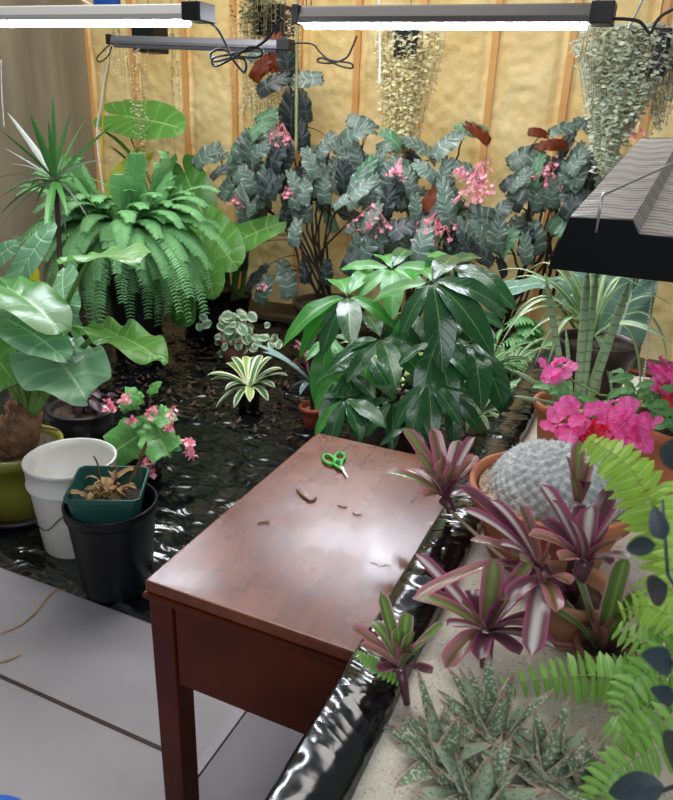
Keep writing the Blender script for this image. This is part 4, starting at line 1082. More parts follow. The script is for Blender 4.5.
W_(365, 352, 2.5, [(345, 392, -.1, 0), (366, 402, -.15, 'schefl'), (390, 392, -.1, 0), (395, 360, 0, 0), (350, 335, .1, 0)])
W_(450, 395, 2.2, [(432, 432, -.1, 0), (455, 438, -.1, 0), (475, 425, -.1, 0), (440, 375, .1, 0), (480, 405, 0, 0)])
W_(410, 425, 1.95, [(385, 445, -.05, 0), (420, 452, -.1, 0), (440, 445, -.05, 0), (400, 410, .1, 0)])

# ---- low striped spider plants, grasses beside the bench
G['spid'] = leafmat('spider_leaf', '#7fa870', '#95ba82', centre='#dfe6c4', c0=.15, c1=.4, vn=0, rough=.4, trans=.25)
G['grass'] = leafmat('grassy_leaf', '#3f6b38', '#5a8a4c', rib='#a9c79a', ribw=.25, vn=0, rough=.4, trans=.2)
G['pale'] = leafmat('pale_rosette', '#6d9160', '#8aa97a', edge='#c8d2ae', e0=.6, e1=.8, vn=0, rough=.4, trans=.2)
def tuft(label, c, n, L_, wd, mat, cat='foliage plant', group=None, up=.6, name='grassy_plant'):
    c = V(c); t = thing(name, label, cat, c, group)
    for i in range(n):
        a = 2*PI*i/n+R.uniform(-.3, .3); l = L_*R.uniform(.6, 1.1); u = R.uniform(.1, up)
        tip = c+V((math.cos(a)*l, math.sin(a)*l, l*u)); mb = MB()
        strap(mb, c, tip, V((0, 0, l*R.uniform(.3, .6))), wd, 8, .3); part('leaf', mb, G[mat], t)
    return t
tuft('low striped grassy plant beside the bench, nearest the table corner', at(470, 425, 2.4), 46, .25, .022, 'pale')
tuft('low grassy plant beside the bench under the glossy leaflets', at(498, 408, 2.6), 44, .22, .02, 'grass')
tuft('pale grassy rosette tucked under the umbrella plant behind the table', at(395, 432, 2.3), 26, .16, .02, 'pale')
tuft('striped grassy clump at the far bench corner', at(485, 375, 3.2), 42, .28, .026, 'grass')
tuft('fine green clump by the foam wall, right of the umbrella plant', at(508, 372, 3.5), 40, .3, .02, 'pale')
tuft('yellowish low plant glimpsed through the umbrella plant', at(385, 382, 3.4), 40, .3, .04, 'lime')
fw = thing('wall_fern', 'small feathery fern against the foam wall below the begonia twigs', 'fern', at(520, 345, 4.0))
for q in (((545, 300), (505, 325)), ((540, 310), (520, 335)), ((545, 320), (500, 345)), ((530, 350), (500, 370)), ((545, 335), (515, 362)), ((560, 330), (590, 350)), ((520, 350), (545, 375))):
    mb = MB(); a, b_ = at(*q[0], 3.9), at(*q[1], 3.8); frond(mb, bez(at(525, 350, 4), a, b_, 8), .09, 22, .22, .1, stem=.003); part('frond', mb, G['fern'], fw)
mb = MB()
for i in range(14):
    p = at(R.gauss(492, 5), R.gauss(337, 2.5), 4.2); a = R.uniform(0, 6.28); s = .05
    mb.add([p, p+V((math.cos(a)*s, -.01, math.sin(a)*s*.5)), p+V((math.cos(a+.6)*s*1.4, -.02, math.sin(a+.6)*s*.7))], [(0, 1, 2)])
solo('red_leaves', mb, G['begred'], 'low cluster of red leaves at the foot of the foam wall', 'plant')
G['grayleaf'] = leafmat('broad_grey_green_leaf', '#4f7260', '#648673', vein='#7a9a84', vn=10, vk=.8, rib='#b4ccb4', rough=.45, trans=.15)
be = thing('elephant_ear', 'broad grey-green elephant ear leaves behind the brown spider plant pot', 'elephant ear plant', V((.0, 3.25, .02)))
bb = V((.0, 3.25, .02)); make_pot(be, M['black'], bb, .14, .18, .3, M['soil'])
ear(be, bb+V((0, 0, .28)), at(632, 292, 2.75), at(604, 376, 2.6), V((0, -1, .3)), .72, 'grayleaf', mid=at(660, 320, 3))
ear(be, bb+V((0, 0, .28)), at(540, 283, 3.0), at(468, 290, 2.9), V((0, -.2, 1)), .6, 'grayleaf', mid=at(590, 330, 3.1), fold=.2)
ear(be, bb+V((0, 0, .28)), at(615, 270, 3.0), at(560, 300, 2.9), V((0, -1, .4)), .8, 'grayleaf', mid=at(620, 300, 3.1))
# ================================================================ bench plants
def bl(root, b, tip, w_, mat, lift=.03, out=None, n=12, fold=.35, name='leaf', label=None, wf=None, side=None, ctl=.5, wave=0):
    mb = MB(); b, tip = V(b), V(tip)
    L_ = (tip-b).length
    lf = UP*lift if out is None else V(out)
    strap(mb, b, tip, lf, w_, n, fold, wf=wf, side=side, ctl=ctl, wave=wave); return part(name, mb, mat, root, label)
brw = lambda t: (.75+.45*min(1, t*2.4))*(1-max(0, (t-.8)/.2)**3)
G['neo'] = leafmat('pink_edged_bromeliad', '#62643e', '#7c7a4c', edge='#b0607e', e0=.55, e1=.85, centre='#7f8a52', c0=.05, c1=.5, vn=0, rough=.22, trans=.15, bump=.1, spec=.7)
G['neo2'] = leafmat('pink_striped_bromeliad', '#845060', '#76505a', centre='#cdc6c2', c0=.15, c1=.55, edge='#a84a78', e0=.75, e1=.95, vn=0, rough=.22, trans=.15, bump=.1, spec=.7)
G['neo3'] = leafmat('rose_bromeliad', '#8f6a5c', '#a07a6a', edge='#c27090', e0=.6, e1=.9, centre='#6d5a3a', c0=.05, c1=.4, vn=0, rough=.22, trans=.15, bump=.1, spec=.7)
G['neo4'] = leafmat('green_bromeliad', '#5d7a3c', '#6f8c48', edge='#cf9aa4', e0=.78, e1=.9, centre='#86a060', c0=.05, c1=.3, vn=0, rough=.3, trans=.18, bump=.1)
G['neo5'] = leafmat('dark_purple_bromeliad', '#56343e', '#6b4450', edge='#9c4c72', e0=.6, e1=.9, vn=0, rough=.26, trans=.1, bump=.1)
G['stolon'] = simple('pale_stolon', '#9c8a70', .7)
def rosette(label, base, Yb, blades, foot, r=.012, cat='bromeliad', name='bromeliad', group=None):
    b = at(*base, Yb); t = thing(name, label, cat, foot, group)
    mb = MB(); mb.tube([foot, foot.lerp(b, .5), b-V((0, 0, .004))], [r*.8, r, r*1.3], 8); part('stem', mb, G['neo5'], t)
    for q in blades:
        (tx, ty, dy, wd, mat) = q[:5]; lift = q[5] if len(q) > 5 else .02
        tip = at(tx, ty, Yb+dy); rt = b+(tip-b).normalized()*.006
        bl(t, rt, tip, wd, G[mat], lift, wf=brw)
    return t
# A: overhanging the rim
fa = V((-.215, 1.36, SZ))
ra = rosette('pink-edged bromeliad leaning over the table at the far end of the rim', (445, 498), 1.30, [
  (404, 428, .06, .032, 'neo'), (432, 428, .05, .03, 'neo3'), (475, 437, .03, .034, 'neo2'), (386, 472, -.02, .03, 'neo'), (424, 498, -.08, .03, 'neo3'), (484, 500, .0, .03, 'neo2'),
  (478, 456, .06, .03, 'neo3'), (415, 452, .02, .028, 'neo'), (460, 440, .06, .028, 'neo3'), (420, 470, -.05, .03, 'neo2'), (441, 452, -.01, .03, 'neo3'), (404, 470, .05, .026, 'neo'), (468, 478, -.04, .028, 'neo5'), (433, 470, -.03, .028, 'neo'), (455, 466, -.03, .028, 'neo3')], at(452, 512, 1.28))
mb = MB(); mb.tube(bez(at(446, 506, 1.29), at(480, 540, 1.2), at(520, 572, 1.12)+V((0,0,.0)), 10), .004, 6); part('stolon', mb, G['stolon'], ra)
# B: small one by the near rim
fb = atz(407, 704, SZ+.004)
rosette('small green bromeliad with pink leaf edges on the sand by the rim', (401, 668), fb.y+.01, [
  (380, 592, .02, .020, 'neo4', .0), (407, 612, .01, .020, 'neo4', .0), (351, 627, .0, .018, 'neo3', .01), (360, 645, -.03, .017, 'neo3', .01), (444, 624, .02, .018, 'neo4', .012), (412, 632, -.01, .017, 'neo4', .0), (372, 622, .03, .018, 'neo4'), (426, 640, -.02, .018, 'neo3'), (398, 628, .0, .018, 'neo4', 0), (388, 640, -.03, .018, 'neo'), (378, 672, -.04, .018, 'neo5', .01), (432, 674, -.03, .018, 'neo5', .012), (404, 650, -.03, .018, 'neo3'), (415, 655, -.03, .016, 'neo4')], fb, .007)
# C: middle purple bromeliad on the sand
fc = atz(486, 668, SZ+.004); Yc = .95
rc = rosette('purple and olive bromeliad sprawling on sand left of the pale clay pot', (486, 632), Yc, [
  (415, 553, .06, .024, 'neo2', .01), (412, 598, -.02, .026, 'neo', .03), (422, 590, .02, .022, 'neo', .02), (495, 558, .03, .030, 'neo', .0), (533, 562, .04, .028, 'neo', .02), (447, 626, -.08, .022, 'neo2', .012), (445, 668, -.08, .030, 'neo3', .03),
  (548, 615, .0, .026, 'neo5', .01), (555, 648, -.06, .024, 'neo2', .02), (470, 590, .06, .026, 'neo5', .02), (540, 628, -.04, .024, 'neo5', .02), (520, 655, -.06, .024, 'neo5', .01), (462, 604, -.04, .026, 'neo', .01), (478, 660, -.08, .024, 'neo5'), (506, 600, -.02, .024, 'neo5'), (525, 590, .06, .022, 'neo2')], fc, .012)
bl(rc, at(503, 562, 1.02), at(413, 600, .88), .02, G['neo3'], .02, wf=brw)
# D: clustered bromeliads in a terracotta pot, in front of the cactus
pd = atz(565, 630, SZ); pd.z = SZ+.002
rd = thing('bromeliad', 'crowded clump of pink-striped bromeliads in clay pot before the cactus', 'bromeliad', pd)
make_pot(rd, M['terrapale'], pd, .052, .070, .095, M['soil'], rim=.006, rimh=.02)
def clump(base, Y, blades):
    b = at(*base, Y)
    mb = MB(); mb.tube([V((pd.x, pd.y, pd.z+.06)), b], [.01, .014], 8); part('stem', mb, G['neo5'], rd)
    for q in blades:
        tip = at(q[0], q[1], Y+q[2]); bl(rd, b+(tip-b).normalized()*.006, tip, q[3], G[q[4]], q[5] if len(q) > 5 else .015, wf=brw)
clump((585, 562), 1.0, [(541, 484, .06, .026, 'neo2'), (552, 500, .0, .028, 'neo2', 0), (591, 506, -.02, .028, 'neo2', 0), (622, 506, .0, .026, 'neo2', .01), (612, 488, .05, .024, 'neo5', .02), (528, 535, -.02, .026, 'neo3', .02), (620, 540, -.04, .024, 'neo3'), (560, 530, .05, .026, 'neo3'),
  (570, 520, -.03, .026, 'neo2'), (603, 520, .03, .026, 'neo3'), (560, 560, -.07, .024, 'neo3'), (610, 565, -.06, .022, 'neo5'), (540, 520, .03, .026, 'neo5'), (583, 515, .07, .026, 'neo2'), (630, 560, -.02, .022, 'neo2')])
clump((540, 568), 1.05, [(458, 485, .04, .026, 'neo5', .03), (462, 510, -.02, .026, 'neo2', .03), (500, 545, -.06, .024, 'neo2', .02), (452, 578, -.06, .022, 'neo5', .03), (505, 520, .05, .024, 'neo5'), (512, 556, -.06, .024, 'neo'), (470, 540, .0, .022, 'neo3', .02), (520, 505, .02, .024, 'neo3'), (560, 530, .0, .024, 'neo3'), (490, 500, .03, .022, 'neo2', .03), (515, 585, -.08, .022, 'neo5')])
clump((542, 580), .98, [(531, 656, -.12, .030, 'neo2', .03), (508, 600, -.07, .026, 'neo5', .02), (556, 612, -.08, .024, 'neo3', .02), (570, 585, -.05, .024, 'neo3', .02), (520, 560, -.03, .024, 'neo')])
# small upright pup beside the cactus
clump((578, 505), 1.12, [(579, 440, .0, .020, 'neo', 0), (566, 456, 0, .018, 'neo3', 0), (590, 462, .0, .017, 'neo3', .005), (572, 480, -.03, .018, 'neo'), (586, 482, -.02, .018, 'neo5')])
# E: green bromeliad at right in its own weathered pot
pe = atz(600, 668, SZ+.002)
re_ = thing('bromeliad', 'green bromeliad with dark upright leaf, right of the pink clump', 'bromeliad', pe)
make_pot(re_, M['terradirty'], pe, .035, .045, .05, M['soil'], rim=.004, rimh=.012, soil=.012)
b = at(600, 652, pe.y)
for q in [(572, 569, .0, .034, 'neo4', .0), (528, 574, .05, .022, 'neo4', .02), (553, 611, -.03, .022, 'neo4', .02), (626, 556, .03, .028, 'neo4', .0), (641, 594, .01, .032, 'neo4', .01), (589, 605, -.03, .020, 'neo3', 0), (659, 625, -.02, .024, 'neo', .01), (645, 650, -.04, .022, 'neo5', .01), (618, 620, -.04, .022, 'neo'), (640, 612, -.03, .02, 'neo4'), (598, 625, -.05, .02, 'neo3'), (545, 645, -.03, .014, 'neo3', .0)]:
    tip = at(q[0], q[1], pe.y+q[2]); bl(re_, b, tip, q[3], G[q[4]], q[5] if len(q) > 5 else .01, wf=brw)

# ---- aloes
G['aloe'] = leafmat('spotted_aloe', '#5a6e56', '#768869', spots='#b8c4aa', sscale=230, sth=.54, edge='#c0a79a', e0=.82, e1=.97, tip='#a8786c', vn=0, rough=.45, trans=.05, bump=.3)
G['aloe2'] = leafmat('pale_aloe', '#8a9c82', '#a0b094', spots='#55705e', sscale=230, sth=.58, edge='#c0a79a', e0=.85, e1=.98, tip='#a8786c', vn=0, rough=.45, trans=.05, bump=.3)
def aloe_leaf(root, b, tip, w_, mat, lift):
    b, tip = V(b), V(tip); n = 12; pts = bez(b, b.lerp(tip, .5)+UP*lift, tip, n); rows = []; uvs = []
    for i, p in enumerate(pts):
        t = i/(n-1); tg = (pts[min(i+1, n-1)]-pts[max(i-1, 0)]).normalized()
        s = tg.cross(UP)
        if s.length < .25: s = tg.cross(V((.2, -1, .3)))
        s.normalize(); nr = s.cross(tg)
        if nr.z < 0: nr = -nr
        hw = w_*.58*(1-t)**.75*(1 if t > .1 else .9)+.0006; th = hw*.42
        tooth = 1+(.10 if i % 2 else 0)
        ring = [(-1*tooth, .32), (-.55, .02), (0, -.1), (.55, .02), (1*tooth, .32), (.5, -.65), (0, -.95), (-.5, -.65)]
        rows.append([p+s*(x*hw)+nr*(z*th*1.6) for x, z in ring]); uvs += [(u, t) for u in (0, .25, .5, .75, 1, .8, .5, .2)]
    mb = MB(); mb.grid(rows, uvs, closed=True); 
    # teeth
    for i in range(2, 22):
        t = i/24; k = t*(n-1); i0 = int(k); p = pts[i0].lerp(pts[i0+1], k-i0); tg = (pts[i0+1]-pts[i0]).normalized(); s = tg.cross(UP)
        if s.length < .25: s = tg.cross(V((.2, -1, .3)))
        s.normalize(); nr = s.cross(tg); nr = nr if nr.z > 0 else -nr; hw = w_*.58*(1-t)**.75
        for sg in (-1, 1):
            e = p+s*(sg*hw*.97)+nr*hw*.2; mb.add([e-tg*.0013, e+tg*.0013, e+s*sg*.0026+tg*.001], [(0, 1, 2)], [(0, .5)]*3)
    part('leaf', mb, mat, root)
def aloe(label, base, tips, wid, extra=10, rad=.075):
    f = atz(*base, SZ+.003); f.z = SZ-.004; t = thing('aloe', label, 'aloe', f, 'speckled aloes on the sand')
    b = f+V((0, 0, .012))
    for k in range(extra):
        a = 2*PI*k/extra+R.uniform(-.25, .25); l = rad*R.uniform(.75, 1.3)
        aloe_leaf(t, b+V((math.cos(a)*.006, math.sin(a)*.006, 0)), b+V((math.cos(a)*l, math.sin(a)*l, R.uniform(.012, .06))), wid*R.uniform(.8, 1.1), G[R.choice(('aloe', 'aloe', 'aloe2'))], R.uniform(-.008, .012))
    for q in tips:
        tip = at(q[0], q[1], f.y+q[2]); aloe_leaf(t, b, tip, wid*q[3], G['aloe2' if len(q) > 4 else 'aloe'], q[5] if len(q) > 5 else -.004)
aloe('tallest speckled aloe with upright leaves and brown tips, centre of the clump', (492, 745), [(488, 650, .02, 1.1), (459, 667, .02, 1, 1), (515, 672, .03, 1), (555, 688, .03, .9), (470, 700, -.03, 1.1), (530, 700, .02, 1, 1), (505, 690, -.02, 1), (440, 700, .0, .9)], .032, 12, .085)
aloe('speckled aloe with long pointed leaves at left, nearest the rim', (443, 765), [(417, 668, .04, .8), (377, 722, .02, .9), (404, 710, .02, .9), (375, 770, -.02, .9), (460, 715, -.02, 1), (428, 705, .02, 1, 1), (395, 745, -.01, 1, 1)], .032, 11, .075)
aloe('wide speckled aloe at right of the clump with spreading leaves', (545, 775), [(600, 757, .02, .9), (570, 695, .05, .8), (535, 725, .0, 1.1), (590, 725, .03, .9, 1), (560, 720, .0, 1), (520, 742, -.03, 1.1, 1), (578, 745, -.01, 1)], .034, 12, .08)
aloe('speckled aloe cut by the bottom edge of the frame', (480, 808), [(455, 752, .0, 1), (490, 755, .0, 1.1, 1), (520, 765, .0, 1), (430, 770, .01, 1), (545, 790, .0, 1, 1), (410, 785, 0, 1)], .036, 11, .08)
aloe('small speckled aloe tucked beside the right one at the bottom', (590, 800), [(615, 765, .01, .8), (600, 770, 0, 1, 1), (575, 770, 0, 1)], .026, 9, .05)
for q in ((497, 722, 499, 655, 1), (536, 745, 545, 684, 1), (470, 735, 468, 672, 0)):
    pass

# ---- cactus in terracotta bowl
kc_ = V((-.055, 1.31, SZ+.003)); kc_ = atz(553, 563, SZ); 
cy = 1.31; ctr = at(553, 486, cy)    # centre of the rim
hh = ctr.z-SZ; kc_ = V((ctr.x, cy, SZ+.001))
ct = thing('cactus', 'large woolly grey mounded cactus filling a wide terracotta pot', 'cactus', kc_)
make_pot(ct, M['terra'], kc_, .115, .158, hh, M['grit'], rim=.008, rimh=.035, soil=.018, n=56)
lumps = [((0, 0, .0), .105)] 
cc = kc_+V((.004, .012, hh-.03))
wool = simple('grey_wool', '#a2a5a3', .9, col2='#c8cac8', scale=55, bump=.6, bscale=200)
body = MB(); rows = []; NT = 84
dirs = []
for i in range(300):   # tubercles over a dome
    z = 1-(i+.5)/300; rr = math.sqrt(1-z*z); a = i*2.39996; dirs.append(V((rr*math.cos(a), rr*math.sin(a), z)))
def csurf(d):
    # flattened dome made of several merged heads
    b_ = .128*(1+.05*math.sin(3*math.atan2(d.y, d.x)+.6))
    q = V((d.x*b_*1.02, d.y*b_*.9, d.z*.098))
    lump = 0
    for hx, hy, hr in ((-.06, -.03, .07), (.05, -.05, .07), (.0, .05, .08), (.08, .03, .05), (-.05, .05, .06), (.0, -.02, .06)):
        dd = math.hypot(q.x-hx, q.y-hy); lump = max(lump, 1-dd/hr)
    return q*(1+.07*max(0, lump))
grid = {}
for i in range(49):
    th = PI*.5*i/48
    row = []
    for j in range(160):
        a = 2*PI*j/160; d = V((math.sin(th)*math.cos(a), math.sin(th)*math.sin(a), math.cos(th)))
        row.append(d)
    rows.append(row)
import mathutils
kd = mathutils.kdtree.KDTree(len(dirs))
for i, d in enumerate(dirs): kd.insert(csurf(d), i)
kd.balance()
R2 = []
for row in rows:
    r_ = []
    for d in row:
        q = csurf(d); _, _, dist = kd.find(q); h = .009*max(0, 1-(dist/.0115)**2)
        r_.append(cc+q+q.normalized()*h)
    R2.append(r_)
body.grid([r[::-1] for r in R2][::-1], closed=True); part('cactus_body', body, wool, ct)
spn = MB()
for d in dirs:
    q = csurf(d); nr = q.normalized(); p = cc+q+nr*.009
    for k in range(14):
        v = (nr*.3+V((R.gauss(0, .6), R.gauss(0, .6), R.gauss(0, .6)))).normalized(); s = v.cross(nr)
        s = s.normalized()*.0004 if s.length > 1e-3 else V((.0004, 0, 0)); e = p+v*R.uniform(.004, .007)
        spn.add([p-s, p+s, e], [(0, 1, 2)])
part('spines', spn, simple('white_spines', '#cfd5d8', .7), ct, stuff=True)

# ---- finger sansevieria in terracotta pot
sy = 1.86; p0 = at(566, 402, sy); s_c = V((p0.x, sy, SZ+.002))
ss = thing('cylindrical_snake_plant', 'snake plant of upright banded green rods in a terracotta pot', 'snake plant', s_c)
make_pot(ss, M['terra'], s_c, .058, .078, p0.z-SZ, M['grit'], rim=.007, rimh=.025)
G['rod'] = leafmat('banded_rod', '#6f9468', '#86a87a', vein=None, vn=0, rough=.45, trans=0)
def bands():
    m, nt, b = newmat('banded_green_rod')
    uv = N(nt, 'ShaderNodeUVMap'); uv.uv_map = 'UVMap'; sp = N(nt, 'ShaderNodeSeparateXYZ'); nt.links.new(uv.outputs[0], sp.inputs[0])
    nz = noise_(nt, 30, 3)
    s = math_(nt, 'FRACT', math_(nt, 'ADD', math_(nt, 'MULTIPLY', sp.outputs[1], 14), math_(nt, 'MULTIPLY', nz.outputs[0], .5)))
    nt.links.new(mixc(nt, mapr(nt, s, .78, .95), lin('#9ab88c'), lin('#5f8560')), b.inputs['Base Color']); b.inputs['Roughness'].default_value = .45
    return m
rodm = bands()
for (x0, y0, x1, y1, r, dy) in [(568, 408, 545, 274, .009, 0), (577, 408, 588, 262, .012, .02), (582, 408, 597, 262, .011, .05), (586, 410, 629, 281, .012, -.03), (590, 385, 602, 348, .006, -.03), (566, 402, 514, 370, .008, -.04), (560, 405, 514, 396, .006, -.06), (572, 404, 566, 330, .006, .03), (596, 392, 606, 334, .009, .04), (556, 404, 549, 378, .005, -.05)]:
    mb = MB(); a, b_ = at(x0, y0, sy), at(x1, y1, sy+dy); mb.tube([a.lerp(b_, i/12) for i in range(13)], lambda t: r*(1-.15*t)*(1-max(0, (t-.85)/.15)*.85), 10); part('leaf', mb, rodm, ss)

# ---- spider plant in brown pot
sy2 = 2.25; pr = at(598, 340, sy2); s2 = V((pr.x, sy2, SZ+.002))
sq = thing('spider_plant', 'arching green and white spider plant in a brown plastic pot', 'spider plant', s2)
make_pot(sq, M['brownpl'], s2, .085, .118, pr.z-SZ, M['soil'], rim=.008, rimh=.035)
b = at(592, 340, sy2)
for (tx, ty, dy, mx, my, wd) in [(497, 352, -.2, 545, 268, .02), (495, 272, 0, 545, 262, .02), (512, 320, -.1, 550, 275, .018), (673, 344, -.2, 620, 312, .026), (673, 308, .0, 640, 282, .018), (668, 372, -.1, 655, 285, .018), (540, 290, .1, 570, 262, .018), (560, 262, .1, 580, 280, .018), (610, 262, .1, 600, 280, .02),
   (640, 290, .1, 610, 260, .018), (655, 300, .1, 620, 262, .016), (520, 345, -.1, 560, 300, .018), (535, 365, -.15, 560, 300, .018), (545, 375, -.15, 570, 290, .018), (612, 400, -.12, 606, 330, .028), (530, 270, .1, 560, 250, .018), (570, 268, .15, 582, 290, .018), (622, 275, .1, 605, 300, .016), (508, 300, .05, 550, 255, .018),
   (552, 350, -.2, 570, 300, .018), (580, 380, -.15, 580, 310, .018), (590, 268, .1, 590, 300, .02), (600, 300, .1, 596, 318, .02), (500, 335, -.15, 552, 285, .02), (640, 420, -.12, 640, 300, .014), (485, 300, .1, 540, 250, .018), (535, 330, -.1, 565, 285, .016), (630, 268, .2, 600, 290, .018)]:
    tip = at(tx, ty, sy2+dy); mid = at(mx, my, sy2+dy*.5); lift = mid-(b+tip)/2; 
    mb = MB(); strap(mb, b, tip, lift*1.2, wd*1.5, 14, .3, wf=lambda t: (.6+.4*min(1, t*3))*(1-t**3)); part('leaf', mb, G['spid'], sq)
# ---- bougainvillea in terracotta pot on the right
by = 1.72; bp_ = at(668, 432, by); bc_ = V((bp_.x+.03, by, SZ+.002))
bo = thing('bougainvillea', 'bougainvillea with hot pink papery blooms trailing from a terracotta pot', 'bougainvillea', bc_)
make_pot(bo, M['terra'], bc_, .085, .112, at(668, 420, by).z-SZ, M['soil'], rim=.008, rimh=.03)
G['boug'] = leafmat('hot_pink_bract', '#ea4aa6', '#fa8cc8', rib='#f8a8d0', ribw=.05, vein='#d8328c', vn=7, rough=.45, trans=.35)
G['bougdk'] = leafmat('crimson_bract', '#c4183c', '#e03a50', rib='#f47a90', ribw=.05, vn=0, rough=.45, trans=.35)
G['bl'] = leafmat('soft_green_leaf', '#4f8a4c', '#6fa860', rib='#9ac48a', ribw=.05, vn=6, rough=.4, trans=.25)
bm, bm2, glf = [], [], []
for k in range(3):
    for lst, g in ((bm, 'boug'), (bm2, 'bougdk')):
        mb = MB(); ovalleaf(mb, None, 1, .85, -.25, .2, 10, 6, wf=lambda t: math.sin(PI*t**.75)**.6 if 0 < t < 1 else 0, wave=.09, ph=k*2); me = mb.mesh('bract'); me.materials.append(G[g]); lst.append(me)
    mb = MB(); ovalleaf(mb, None, 1, .62, .25, .2, 10, 4, wave=.03, ph=k); me = mb.mesh('leaf'); me.materials.append(G['bl']); glf.append(me)
f0 = bc_+V((0, 0, bp_.z-SZ))
def branch(pts, Y): 
    p = [at(x, y, Y+dy) for x, y, dy in pts]; mb = MB(); mb.tube([f0]+p, .003, 5); return part('branch', mb, G['petiole'], bo)
branch([(650, 420, 0), (628, 430, -.1), (605, 425, -.15)], by); branch([(640, 430, 0), (600, 445, -.2), (572, 420, -.25)], by); branch([(650, 400, 0), (600, 395, 0), (556, 372, .05)], by); branch([(660, 400, 0), (662, 380, 0)], by)
def bloom(x, y, Y, s, mats=None):
    c = at(x, y, Y); a0 = R.uniform(0, 6.28)
    for k in range(3):
        a = a0+k*2.09; d = (c_r*math.cos(a)+UP*math.sin(a)*.8-V((0, 1, 0))*R.uniform(.2, .9)); inst('bract', R.choice(mats or bm), c+V((R.uniform(-.008, .008), R.uniform(-.03, .02), R.uniform(-.008, .008))), d, cam_dir(c)+UP*.3+V((R.uniform(-.6, .6), 0, R.uniform(-.4, .8))), s*R.uniform(.7, .95), bo)
for (x, y, dy, s) in [(560, 410, -.25, .06), (574, 428, -.27, .06), (583, 408, -.25, .055), (558, 425, -.24, .05), (605, 412, -.16, .075), (625, 418, -.16, .07), (618, 405, -.12, .06), (640, 432, -.15, .06), (632, 436, -.18, .055), (612, 430, -.2, .06), (562, 365, .05, .055), (548, 368, .05, .05), (558, 374, .02, .045), (655, 372, 0, .055), (668, 368, 0, .06), (672, 380, -.02, .05), (645, 424, -.1, .05)]:
    bloom(x, y, by+dy, s)
for (x, y, dy, s) in [(590, 424, -.22, .045), (594, 432, -.24, .045), (586, 435, -.25, .04), (664, 388, -.02, .04), (604, 432, -.22, .045)]: bloom(x, y, by+dy, s, bm2)
for i in range(70):
    x, y = R.choice(((650, 410), (660, 430), (665, 445), (640, 400), (655, 390), (668, 460), (600, 402), (628, 388), (560, 385), (665, 415)))
    p = at(x+R.gauss(0, 9), y+R.gauss(0, 9), by+R.uniform(-.08, .08)); a = R.uniform(0, 6.28)
    inst('leaf', R.choice(glf), p, V((math.cos(a), R.uniform(-.8, .2), math.sin(a)*.5)), cam_dir(p)*.6+UP, R.uniform(.035, .06), bo)
# second terracotta pot to the right and grey air plant
g2 = at(628, 425, 2.05); gc2 = V((.135, 2.02, SZ+.002))
ap = thing('grey_tuft_plant', 'wispy grey-green tufted plant in clay pot beneath the bead chain', 'potted plant', gc2)
make_pot(ap, M['terra'], gc2, .06, .08, .13, M['soil'], rim=.006, rimh=.025)
G['wisp'] = leafmat('wispy_grey', '#7d9484', '#9aae9c', vn=0, rough=.5, trans=.1)
for i in range(70):
    b = gc2+V((R.gauss(0, .03), R.gauss(0, .03), .10)); a = R.uniform(0, 6.28); mb = MB()
    strap(mb, b, b+V((math.cos(a)*.10, math.sin(a)*.09, R.uniform(-.02, .13))), V((0, 0, .05)), .005, 6, .2); part('leaf', mb, G['wisp'], ap)
# ---- ferns on the right
G['limefern'] = leafmat('lime_fern', '#8cb840', '#a8cc5c', rib='#c3dc7c', ribw=.1, vn=0, rough=.42, trans=.35)
G['midfern'] = leafmat('fresh_fern', '#6fa042', '#86b656', rib='#a6cc78', ribw=.1, vn=0, rough=.42, trans=.3)
lf = V((.26, .90, SZ+.004)); fe = thing('sword_fern', 'lime green sword fern arching in from the right edge', 'fern', lf)
make_pot(fe, M['terradirty'], lf, .06, .08, .12, M['soil'], rim=.006, rimh=.02)
cr = lf+V((0, 0, .11))
def fr_(pts, pl, n, mat, **k):
    mb = MB(); P = [at(x, y, Y) for x, y, Y in pts]; full = []
    for i in range(len(P)-1):
        p0, p1, p2, p3 = P[max(i-1, 0)], P[i], P[i+1], P[min(i+2, len(P)-1)]
        for q in range(6):
            t = q/6; full.append(.5*((2*p1)+(p2-p0)*t+(2*p0-5*p1+4*p2-p3)*t*t+(3*p1-p0-3*p2+p3)*t**3))
    full.append(P[-1]); frond(mb, full, pl*1.1, int(n*.72), .30, .12, stem=.0016, start=k.pop('start', .02), lobed=True, **k); part('frond', mb, G[mat], fe)
nv = cam_dir(at(640, 520, .9))+UP*.3
fr_([(705, 690, .86), (680, 600, .88), (668, 550, .9), (655, 510, .92), (632, 470, .94), (608, 450, .96), (586, 438, .98)], .044, 34, 'limefern', nrm=nv, curl=.5)
fr_([(700, 700, .86), (672, 640, .9), (658, 605, .92), (640, 578, .95)], .034, 18, 'limefern', nrm=nv)
fr_([(720, 720, .8), (650, 690, .8), (600, 676, .82), (550, 678, .84), (498, 686, .86)], .036, 30, 'midfern', nrm=V((0, -.8, .7)), curl=.3)
fr_([(715, 640, .82), (670, 615, .84), (645, 605, .86), (618, 612, .88)], .028, 18, 'limefern', nrm=nv)
fr_([(715, 660, .8), (670, 650, .82), (640, 640, .84), (615, 628, .86)], .028, 18, 'midfern', nrm=nv)
fr_([(720, 700, .78), (665, 720, .76), (630, 735, .76), (606, 722, .78)], .028, 20, 'midfern', nrm=nv)
fr_([(720, 745, .75), (665, 748, .74), (625, 765, .74), (600, 790, .72), (590, 815, .7)], .030, 24, 'midfern', nrm=nv)
fr_([(720, 700, .78), (690, 590, .8), (684, 520, .85), (676, 480, .88)], .034, 24, 'limefern', nrm=nv)
fr_([(715, 690, .8), (690, 650, .8), (655, 665, .8), (628, 690, .78), (618, 715, .76)], .028, 22, 'midfern', nrm=nv)
fr_([(715, 690, .84), (665, 676, .88), (620, 668, .9), (580, 668, .92)], .026, 22, 'midfern', nrm=V((0, -.8, .7)))
mb = MB()
